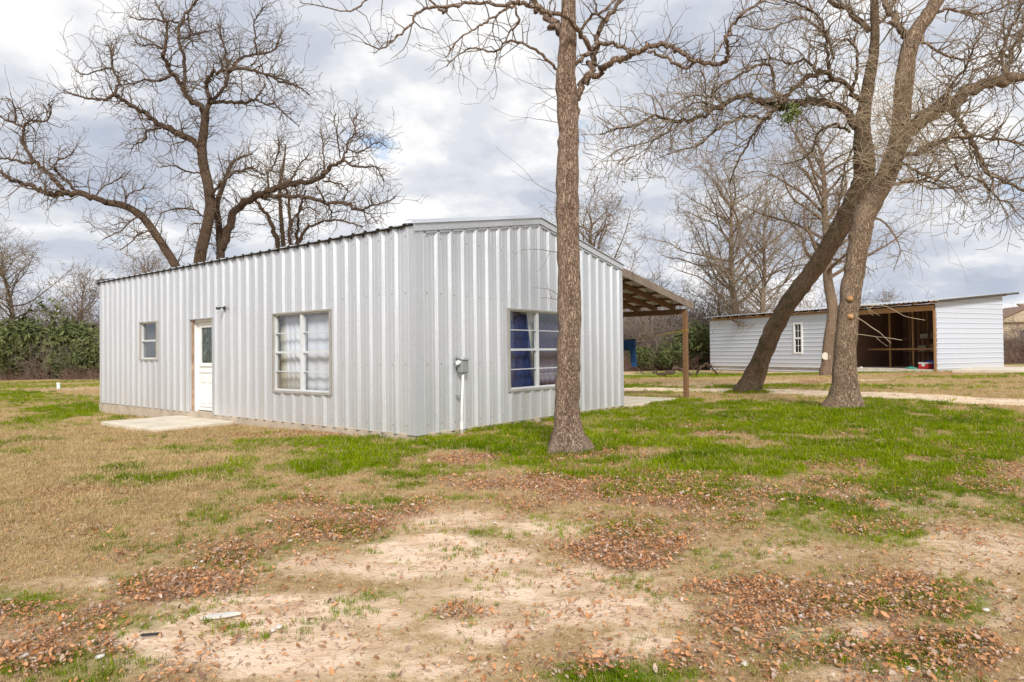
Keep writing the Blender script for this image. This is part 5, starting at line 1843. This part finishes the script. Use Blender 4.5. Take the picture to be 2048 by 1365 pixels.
# evergreen bushes
bush_meshes = [leaf_mesh('foliage', 2600, (1.7, 1.5, 1.75), .10, 60 + i, M['cedar'], 9, .5, .75) for i in range(3)]
stem_mb = MB(); stem_mb.tube([(0, 0, -.3), (.05, 0, .5), (0, .05, 1.2)], [.12, .09, .05], 7)
stem_me = mesh('stem', stem_mb.v, stem_mb.f, M['bark_oak'], True)
BUSH = [
    (20, 46.5, 1.2, 'dark evergreen bush at the left edge, under the far-left bare oak'),
    (58, 47.5, .72, 'evergreen bush second from the left edge in the far hedge line'),
    (92, 48.5, 1.4, 'tall evergreen bush above the pale pipe stub in the lawn'),
    (128, 46.5, .58, 'low evergreen bush just right of the pale pipe stub'),
    (152, 48.5, 1.25, 'evergreen bush between the pipe stub and the metal building'),
    (186, 47.0, .85, 'evergreen bush touching the left end wall of the metal building'),
    (72, 51.0, 1.05, 'evergreen bush rising behind the front row at the far left'),
    (-30, 48.0, 1.2, 'evergreen bush cut by the left edge of the picture'),
    (1348, 58.0, .95, 'dark evergreen shrub left of the porch post, in the far brush'),
    (1395, 60.0, 1.5, 'tall dark evergreen behind the porch post and the shed corner'),
    (1282, 59.0, .8, 'dull green shrub above the hanging jeans'),
    (1312, 60.0, .7, 'small green shrub midway between the jeans and the porch post'),
    (2032, 66.0, .8, 'dull green shrub right of the shed end wall'),
]
for i, (px, Y, sc, lab) in enumerate(BUSH):
    x, y, z = gpos(px, Y)
    r = thing('evergreen_bush', lab, 'bush', (x, y, z), i * 1.3, 'evergreen bushes along the far edge of the yard')
    f_ = new_obj('foliage', bush_meshes[i % 3], r); f_.location = (0, 0, 1.55); 
    s_ = new_obj('stem', stem_me, r)
    k_ = 1.2 if px < 300 else 1.0
    r.scale = (sc * 1.05 * k_, sc * 1.05 * k_, sc * k_)

# ------------------------------------------------------------------ small things in the yard
def build_small():
    b = on_ground(117, 779)
    t = thing('pipe_stub', 'short pale green pipe stub standing in the lawn at far left', 'pipe', b)
    m = MB(); m.tube([(0, 0, -.2), (0, 0, .26)], [.075, .075], 14); m.build('pipe', M['pipe_green'], t, True)
    m = MB(); m.tube([(0, 0, .262), (0, 0, .33)], [.09, .088], 14); m.build('cap', M['white'], t)
    # fallen crooked branches
    Y = 38.0
    T_ = Tree('fallen_branch', 'long crooked dead branch lying on the lawn behind the porch post', tuple(at(1340, 748, Y)), M['bark_oak'], M['twig'], 5)
    T_.root['category'] = 'branch'
    P = [at(px, py, Y - .3) for px, py in ((1303, 741), (1318, 748), (1338, 746), (1352, 737), (1362, 740), (1372, 747), (1385, 749))]
    T_.stem(P, [.03, .08, .12, .12, .10, .08, .05], 'limb', 8, 5, .25)
    T_.crown(1.2, .7, 1, t0=0, rmin=.012)
    T_ = Tree('fallen_branch', 'bent dead branch arching up beside the corner of the shed', tuple(at(1405, 748, Y - 1)), M['bark_oak'], M['twig'], 6)
    T_.root['category'] = 'branch'
    P = [at(px, py, Y - 1) for px, py in ((1391, 750), (1400, 738), (1411, 730), (1420, 732), (1430, 744), (1436, 750))]
    T_.stem(P, [.05, .075, .08, .065, .05, .03], 'limb', 8, 5, .25)
    T_.crown(1.4, .5, 1, t0=0, rmin=.012)
    tw = MB(); tw.tube([at(1270, 733, 36), at(1280, 742, 35.8), at(1289, 750, 35.6)], [.03, .035, .02], 6)
    tw.tube([at(1274, 737, 36), at(1273, 748, 35.8)], [.02, .015], 5)
    tw.build('stick', M['bark_oak'], None, True, label='forked dead stick on the lawn just below the jeans', cat='stick')
    # utility pole
    x, y, z = gpos(1332, 78)
    t = thing('utility_pole', 'thin wooden utility pole rising from the brush under the porch roof', 'pole', (x, y, z))
    m = MB(); m.tube([(0, 0, -.5), (0, 0, 6.7)], [.16, .11], 8); m.build('pole', M['wood_grey'], t)
    m = MB(); m.box(-1.0, 1.0, -.16, -.06, 5.9, 6.05); m.build('crossarm', M['wood_grey'], t)
    for q in (-.85, 0.0, .85):
        m = MB(); m.tube([(q, -.11, 6.05), (q, -.11, 6.3)], [.05, .04], 6); m.build('insulator', M['grey_box'], t)
    # far house
    x, y, z = gpos(2062, 92)
    t = thing('house', 'distant tan house with brown roof at the right edge behind the shed', 'house', (x, y, z), -.25)
    m = MB(); m.box(-4, 14, 0, 9, -.5, 5.1); m.build('wall', M['tan_wall'], t)
    m = MB()
    m.v = [(-4.5, -.5, 5.0), (-.2, -.5, 7.0), (4.1, -.5, 5.0), (-4.5, 9.5, 5.0), (-.2, 9.5, 7.0), (4.1, 9.5, 5.0)]
    m.f = [(0, 1, 4, 3), (1, 2, 5, 4), (0, 2, 1), (3, 4, 5), (0, 3, 5, 2)]
    m.build('front_gable', M['tan_wall'], t)
    m = MB()
    for (xa, za, xb, zb_) in ((-4.8, 4.95, -.2, 7.12), (4.4, 4.95, -.2, 7.12)):
        m.hexa([(xa, -.8, za), (xb, -.8, zb_), (xb, 9.8, zb_), (xa, 9.8, za), (xa, -.8, za + .22), (xb, -.8, zb_ + .22), (xb, 9.8, zb_ + .22), (xa, 9.8, za + .22)])
    m.hexa([(3.0, -.6, 5.0), (14.6, -.6, 5.0), (14.6, 4.5, 7.6), (0.4, 4.5, 7.6), (3.0, -.6, 5.25), (14.6, -.6, 5.25), (14.6, 4.5, 7.85), (0.4, 4.5, 7.85)])
    m.build('roof', M['brown_roof'], t)
    m = MB(); m.box(-1.2, .8, -.06, .02, 2.2, 3.8); m.build('window', M['black'], t)
    # litter on the sand
    def flat(name, label, cat, px, py, pts, th, mat, rz=0.0):
        p = on_ground(px, py)
        n = len(pts)
        v = [(a, b_, 0) for a, b_ in pts] + [(a * .96, b_ * .96, th) for a, b_ in pts]
        f = [tuple(range(n))[::-1], tuple(range(n, 2 * n))] + [(k, (k + 1) % n, n + (k + 1) % n, n + k) for k in range(n)]
        o_ = new_obj(name, mesh(name, v, f, mat), None, label, cat)
        o_.location = p + Vector((0, 0, .012)); o_.rotation_euler = (random.uniform(-.08, .08), random.uniform(-.08, .08), rz)
    flat('dark_strip', 'short dark grey strip lying on the bare sand at lower left', 'strip', 302, 1276, [(-.045, -.007), (.045, -.006), (.046, .006), (-.044, .008)], .008, M['black'], .05)
    flat('pale_shard', 'long pale flat shard on the bare sand left of centre', 'shard', 440, 1239, [(-.10, -.012), (.02, -.02), (.10, .0), (.05, .022), (-.06, .016)], .012, M['stone'], .1)
    R = random.Random(4)
    ST = [(43, 1023, 'pale stone in the dry grass near the left edge'), (306, 1071, 'pale stone beside a green weed in the dry grass'), (404, 1127, 'pale stone in the leaf litter left of centre'), (390, 1141, 'flat pale stone just below another in the leaf litter'), (581, 1086, 'pale stone at the border of dry grass and leaves'),
          (558, 1259, 'small white stone on the sand right of the long shard'), (622, 973, 'pale stone in the green strip before the building'), (545, 1266, 'smallest white stone beside its twin on the sand'), (1488, 1333, 'white stone in the leaf litter at bottom centre'), (1057, 912, 'pale bone-like stick at the foot of the front oak'),
          (990, 1049, 'flat pale stone on the bare patch left of the leaf drift'), (1822, 1345, 'white stone in the leaves at bottom right'), (1605, 1238, 'pale stone among the leaves right of the sand'), (48, 1317, 'white stone at the lower left corner'), (200, 1319, 'white stone right of the lower left corner'), (1972, 1225, 'pale stone at the right end of the leaf drift')]
    for i, (px, py, lab) in enumerate(ST):
        p = on_ground(px, py)
        bm = bmesh.new(); bmesh.ops.create_icosphere(bm, subdivisions=2, radius=1)
        s = R.uniform(.010, .018) * (1 if py > 1000 else 1.3)
        for v_ in bm.verts:
            k = 1 + .35 * (float(vnoise(np.array([v_.co.x * 1.7 + i * 9]), np.array([v_.co.y * 1.7 + v_.co.z * 2.1]), 3)[0]) - .5)
            v_.co = Vector((v_.co.x * s * 1.35 * k, v_.co.y * s * k, v_.co.z * s * .55 * k))
        me = bpy.data.meshes.new('pebble'); bm.to_mesh(me); bm.free(); me.materials.append(M['stone'])
        o_ = new_obj('pebble', me, None, lab, 'stone', 'pale stones strewn over the yard')
        o_.location = p + Vector((0, 0, .012)); o_.rotation_euler = (0, 0, R.random() * 6)


build_small()


# ------------------------------------------------------------------ grass and fallen leaves
def proto_tuft(name, n, h, spread, width, bend, seed):
    R = random.Random(seed); V, F = [], []
    for _ in range(n):
        a = R.uniform(0, 6.283); r = spread * math.sqrt(R.random())
        bx, by = r * math.cos(a), r * math.sin(a)
        az = R.uniform(0, 6.283); hh = h * R.uniform(.5, 1.15); bd = bend * R.uniform(.3, 1.4)
        ux, uy = -math.sin(az), math.cos(az)
        w = width * R.uniform(.7, 1.3)
        mx, my, mz = bx + math.cos(az) * bd * .35 * hh, by + math.sin(az) * bd * .35 * hh, hh * .6
        tx, ty, tz = bx + math.cos(az) * bd * hh, by + math.sin(az) * bd * hh, hh * max(.25, 1 - .35 * bd)
        k = len(V)
        V += [(bx - ux * w, by - uy * w, -.01), (bx + ux * w, by + uy * w, -.01), (mx + ux * w * .8, my + uy * w * .8, mz), (mx - ux * w * .8, my - uy * w * .8, mz), (tx, ty, tz)]
        F += [(k, k + 1, k + 2, k + 3), (k + 3, k + 2, k + 4)]
    return mesh(name, V, F, M['blade'])


def proto_leaf(name, seed):
    """lobed oak leaf, curled"""
    R = random.Random(seed)
    L, W = 1.0, .34
    out = []
    n = 11
    for i in range(n):
        t = i / (n - 1)
        env = math.sin(math.pi * min(1, t * .92 + .06)) ** .8
        lobe = 1.0 if i % 2 else .55
        out.append((t * L - .5, env * W * lobe * R.uniform(.85, 1.15)))
    cl = R.uniform(.1, 1.1); cr = R.uniform(-.6, .6)
    V, F = [], []
    zf = lambda x, y: cl * y * y * 1.6 + cr * x * x * .8 + .05 * R.random()
    for x, y in out:
        V += [(x, -y, zf(x, y)), (x, 0, zf(x, 0) - .02), (x, y, zf(x, y))]
    for i in range(n - 1):
        F += [(3 * i, 3 * i + 3, 3 * i + 4, 3 * i + 1), (3 * i + 1, 3 * i + 4, 3 * i + 5, 3 * i + 2)]
    return mesh(name, V, F, M['litter'])


def proto_collection(name, meshes):
    c = bpy.data.collections.new(name)
    for i, me in enumerate(meshes):
        o_ = bpy.data.objects.new('%s_%02d' % (name, i), me)
        c.objects.link(o_)
    return c


def scatter(name, label, P, rot, scl, idx, tint, coll):
    me = bpy.data.meshes.new(name)
    me.vertices.add(len(P)); me.vertices.foreach_set('co', np.asarray(P, np.float32).ravel())
    for an, typ, key, data in (('rot', 'FLOAT_VECTOR', 'vector', rot), ('scl', 'FLOAT', 'value', scl), ('idx', 'INT', 'value', idx), ('tint', 'FLOAT_COLOR', 'color', np.concatenate([tint, np.ones((len(tint), 1))], 1))):
        a = me.attributes.new(an, typ, 'POINT')
        a.data.foreach_set(key, np.asarray(data, np.int32 if typ == 'INT' else np.float32).ravel())
    me.update()
    o_ = new_obj(name, me, None, label, name.replace('_', ' '), None, 'stuff')
    ng = bpy.data.node_groups.new(name + '_nodes', 'GeometryNodeTree')
    ng.interface.new_socket('Geometry', in_out='INPUT', socket_type='NodeSocketGeometry')
    ng.interface.new_socket('Geometry', in_out='OUTPUT', socket_type='NodeSocketGeometry')
    N = ng.nodes
    gi, go = N.new('NodeGroupInput'), N.new('NodeGroupOutput')
    ip = N.new('GeometryNodeInstanceOnPoints')
    ci = N.new('GeometryNodeCollectionInfo')
    ci.inputs['Collection'].default_value = coll
    ci.inputs['Separate Children'].default_value = True
    ci.inputs['Reset Children'].default_value = True

    def na(nm, typ):
        n = N.new('GeometryNodeInputNamedAttribute'); n.data_type = typ; n.inputs['Name'].default_value = nm
        return n.outputs['Attribute']
    er = N.new('FunctionNodeEulerToRotation')
    lk = ng.links.new
    lk(gi.outputs[0], ip.inputs['Points']); lk(ci.outputs[0], ip.inputs['Instance'])
    ip.inputs['Pick Instance'].default_value = True
    lk(na('idx', 'INT'), ip.inputs['Instance Index'])
    lk(na('rot', 'FLOAT_VECTOR'), er.inputs[0]); lk(er.outputs[0], ip.inputs['Rotation'])
    lk(na('scl', 'FLOAT'), ip.inputs['Scale'])
    lk(ip.outputs[0], go.inputs[0])
    md = o_.modifiers.new('scatter', 'NODES'); md.node_group = ng
    return o_


def candidates(n, a=2.0, b=46.0, p=0.7):
    r = RNG.random(n)
    y = (a ** p + r * (b ** p - a ** p)) ** (1 / p)
    x = (RNG.random(n) * 2 - 1) * (0.86 * y + 1.3)
    return x, y


def lerp_c(a, b, t):
    return np.array(a)[None, :] * (1 - t[:, None]) + np.array(b)[None, :] * t[:, None]


def build_grass():
    gcol = proto_collection('green_tuft', [proto_tuft('green_tuft', 11, .075, .05, .0026, .75, 200 + i) for i in range(4)])
    dcol = proto_collection('dry_tuft', [proto_tuft('dry_tuft', 10, .055, .055, .0022, 1.35, 300 + i) for i in range(4)])
    lcol = proto_collection('oak_leaf', [proto_leaf('oak_leaf', 400 + i) for i in range(6)])
    # green
    x, y = candidates(330000, 2.0, 46.0, .6)
    gr, lf, sa = cover(x, y)
    patch = fbm(x * 3.3, y * 3.3, 123, 3)
    pr = np.clip((gr - .06) * 1.15 + (patch - .5) * 1.5 - .2 * lf * (gr < .7), 0, 1) ** 1.3 * (gr > .03)
    pr = np.maximum(pr, 0.025 * (patch > .55))
    rd = road_dist(x, y)
    pr = np.where(rd < 1.15 + (patch - .5) * 1.4, pr * .06, pr)
    keep = (RNG.random(len(x)) < pr) & ~blocked(x, y)
    x, y, gr = x[keep], y[keep], gr[keep]
    ex, ey = [], []
    for (px_, py_), r0, cnt in (((1137, 905), .24, 150), ((1688, 818), .42, 260), ((1496, 786), .42, 260)):
        c_ = on_ground(px_, py_)
        a_ = RNG.random(cnt) * 6.283; q_ = r0 + np.abs(RNG.normal(0, .10, cnt))
        ex.append(c_.x + np.cos(a_) * q_); ey.append(c_.y + np.sin(a_) * q_)
    w_ = RNG.random(900) * BW; o_ = np.abs(RNG.normal(0, .09, 900)) + .02
    kp = RNG.random(900) < sstep(.25, .6, fbm(w_ * 1.6, w_ * 0 + 4, 7, 3))
    w_, o_ = w_[kp], o_[kp]
    ex.append(O2[0] + DR[0] * w_ - DL[0] * o_); ey.append(O2[1] + DR[1] * w_ - DL[1] * o_)
    ex, ey = np.concatenate(ex), np.concatenate(ey)
    x, y, gr = np.concatenate([x, ex]), np.concatenate([y, ey]), np.concatenate([gr, np.ones(len(ex))])
    n = len(x)
    P = np.stack([x, y, G(x, y)], 1)
    rot = np.stack([RNG.normal(0, .12, n), RNG.normal(0, .12, n), RNG.random(n) * 6.283], 1)
    tall = fbm(x * 1.1 + 5, y * 1.1, 140, 3)
    scl = (.62 + .55 * RNG.random(n)) * (0.6 + 0.75 * tall + .25 * gr) * (.42 + .58 * sstep(3.5, 9, y)) * (1 + .35 * sstep(8, 25, y))
    t = np.clip(fbm(x * .9, y * .9, 150, 3) * .8 + RNG.normal(0, .22, n) + .1, 0, 1)
    tint = lerp_c((.08, .145, .002), (.31, .38, .004), t)
    yel = RNG.random(n) < .09
    tint[yel] = (.48, .38, .16)
    scatter('green_grass', 'short green winter grass growing in patches over the yard', P, rot, scl, RNG.integers(0, 4, n), tint, gcol)
    # dry
    x, y = candidates(330000, 2.0, 46.0, .55)
    gr, lf, sa = cover(x, y)
    patch = fbm(x * 2.6, y * 2.6, 223, 3)
    pr = np.clip(.95 - 1.6 * sa - .85 * gr - .35 * lf + (patch - .5) * 1.1, 0.025, 1)
    rd = road_dist(x, y)
    pr = np.where(rd < 1.15 + (patch - .5) * 1.4, pr * .08, pr)
    keep = (RNG.random(len(x)) < pr) & ~blocked(x, y)
    x, y, sa = x[keep], y[keep], sa[keep]
    n = len(x)
    P = np.stack([x, y, G(x, y)], 1)
    rot = np.stack([RNG.normal(0, .2, n), RNG.normal(0, .2, n), RNG.random(n) * 6.283], 1)
    tall = sstep(.0, 2.5, -x - 1.2) * (1 - sstep(12, 16, y))
    scl = (.55 + .5 * RNG.random(n)) * (.75 + .55 * tall) * (.55 + .45 * sstep(3.5, 8, y)) * (1 + .45 * sstep(8, 25, y)) * (1 - .4 * np.clip(sa, 0, 1))
    t = np.clip(RNG.random(n) * .8 + .3 * (fbm(x * .7, y * .7, 250, 3) - .3), 0, 1)
    tint = lerp_c((.38, .265, .12), (.72, .555, .30), t)
    scatter('dry_grass', 'short straw-coloured dormant grass covering the yard', P, rot, scl, RNG.integers(0, 4, n), tint, dcol)
    # fallen leaves
    x, y = candidates(1100000, 2.0, 40.0, .42)
    gr, lf, sa = cover(x, y)
    patch = fbm(x * 2.3, y * 2.3, 323, 4)
    pr = np.clip((lf - .02) * .95 + (patch - .5) * 1.2, 0, .95) * np.clip(lf * 1.8 + .1, 0, 1)
    pr = np.maximum(pr, np.clip(.05 + .35 * (patch - .45), .012, .12) * (1 - .6 * gr))
    rd = road_dist(x, y)
    pr = np.where(rd < 1.2, pr * .3, pr)
    keep = (RNG.random(len(x)) < pr) & ~blocked(x, y)
    x, y, lf = x[keep], y[keep], lf[keep]
    n = len(x)
    P = np.stack([x, y, G(x, y) + .010 + RNG.random(n) * .03 * (.3 + lf)], 1)
    rot = np.stack([RNG.normal(0, .45, n), RNG.normal(0, .45, n), RNG.random(n) * 6.283], 1)
    scl = np.clip(RNG.lognormal(-4.12, .40, n), .008, .038) * (1 + .55 * sstep(4, 14, y))
    t = RNG.random(n)
    tint = lerp_c((.27, .12, .05), (.66, .35, .175), t)
    grey = RNG.random(n) < .22
    tint[grey] = lerp_c((.36, .25, .19), (.62, .48, .38), RNG.random(grey.sum()))
    org = RNG.random(n) < .025
    tint[org] = (.60, .25, .08)
    dk = RNG.random(n) < .12
    tint[dk] = (.24, .145, .10)
    scatter('fallen_leaves', 'brown fallen oak leaves drifted over the grass and sand', P, rot, scl, RNG.integers(0, 6, n), tint, lcol)
    # small sticks, clods and pebbles
    def proto_stick(sd):
        R = random.Random(sd); m = MB()
        p = Vector((-.5, 0, .02)); pts = [p.copy()]
        for _ in range(4):
            p = p + Vector((.25, R.gauss(0, .06), R.gauss(.0, .03))); pts.append(p.copy())
        m.tube(pts, [.02, .022, .018, .014, .008], 4, False)
        return mesh('twig_bit', m.v, m.f, M['litter'])

    def proto_clod(sd):
        bm = bmesh.new(); bmesh.ops.create_icosphere(bm, subdivisions=1, radius=.16)
        R = random.Random(sd)
        for v_ in bm.verts: v_.co = Vector((v_.co.x * R.uniform(.7, 1.3), v_.co.y * R.uniform(.7, 1.3), v_.co.z * R.uniform(.4, .8)))
        me = bpy.data.meshes.new('clod'); bm.to_mesh(me); bm.free(); me.materials.append(M['litter'])
        return me
    ccol = proto_collection('debris', [proto_stick(500 + i) for i in range(3)] + [proto_clod(510 + i) for i in range(3)])
    x, y = candidates(46000, 2.0, 16.0, .3)
    gr, lf, sa = cover(x, y)
    keep = (RNG.random(len(x)) < np.clip(.30 + .5 * sa - .3 * gr, .04, 1)) & ~blocked(x, y)
    x, y = x[keep], y[keep]; n = len(x)
    idx = RNG.integers(0, 6, n)
    P = np.stack([x, y, G(x, y) + .004], 1)
    rot = np.stack([RNG.normal(0, .1, n), RNG.normal(0, .1, n), RNG.random(n) * 6.283], 1)
    scl = np.where(idx < 3, RNG.uniform(.02, .085, n), np.clip(RNG.lognormal(-3.4, .45, n), .012, .07))
    t = RNG.random(n)
    tint = lerp_c((.38, .26, .165), (.66, .50, .35), t)
    tint[idx < 3] = lerp_c((.28, .20, .14), (.56, .44, .33), RNG.random((idx < 3).sum()))
    scatter('ground_debris', 'tiny sticks, clods and pebbles strewn over the bare soil', P, rot, scl, idx, tint, ccol)
    print('scatter', n, sum(len(m.polygons) for m in bpy.data.meshes))


build_grass()


def build_thicket():
    for nm, lab, lst, meshes in (
            ('thicket', 'grey leafless brush along the far edge of the yard', THICK, [clump_proto('brush_%d' % i, 900 + i, 5.0, 34, 1.3, M['thicket']) for i in range(3)]),
            ('undergrowth', 'russet dead undergrowth at the foot of the far brush', UNDER, [clump_proto('weeds_%d' % i, 950 + i, 1.5, 40, .8, M['russet'], .014, .011, .28, .6) for i in range(3)])):
        A = np.array(lst)
        n = len(A)
        scatter(nm, lab, A[:, :3], np.stack([np.zeros(n), np.zeros(n), A[:, 4]], 1), A[:, 3], RNG.integers(0, 3, n), np.ones((n, 3)), proto_collection(nm, meshes))


build_thicket()
scene.cycles.max_bounces = 6
scene.cycles.transparent_max_bounces = 12
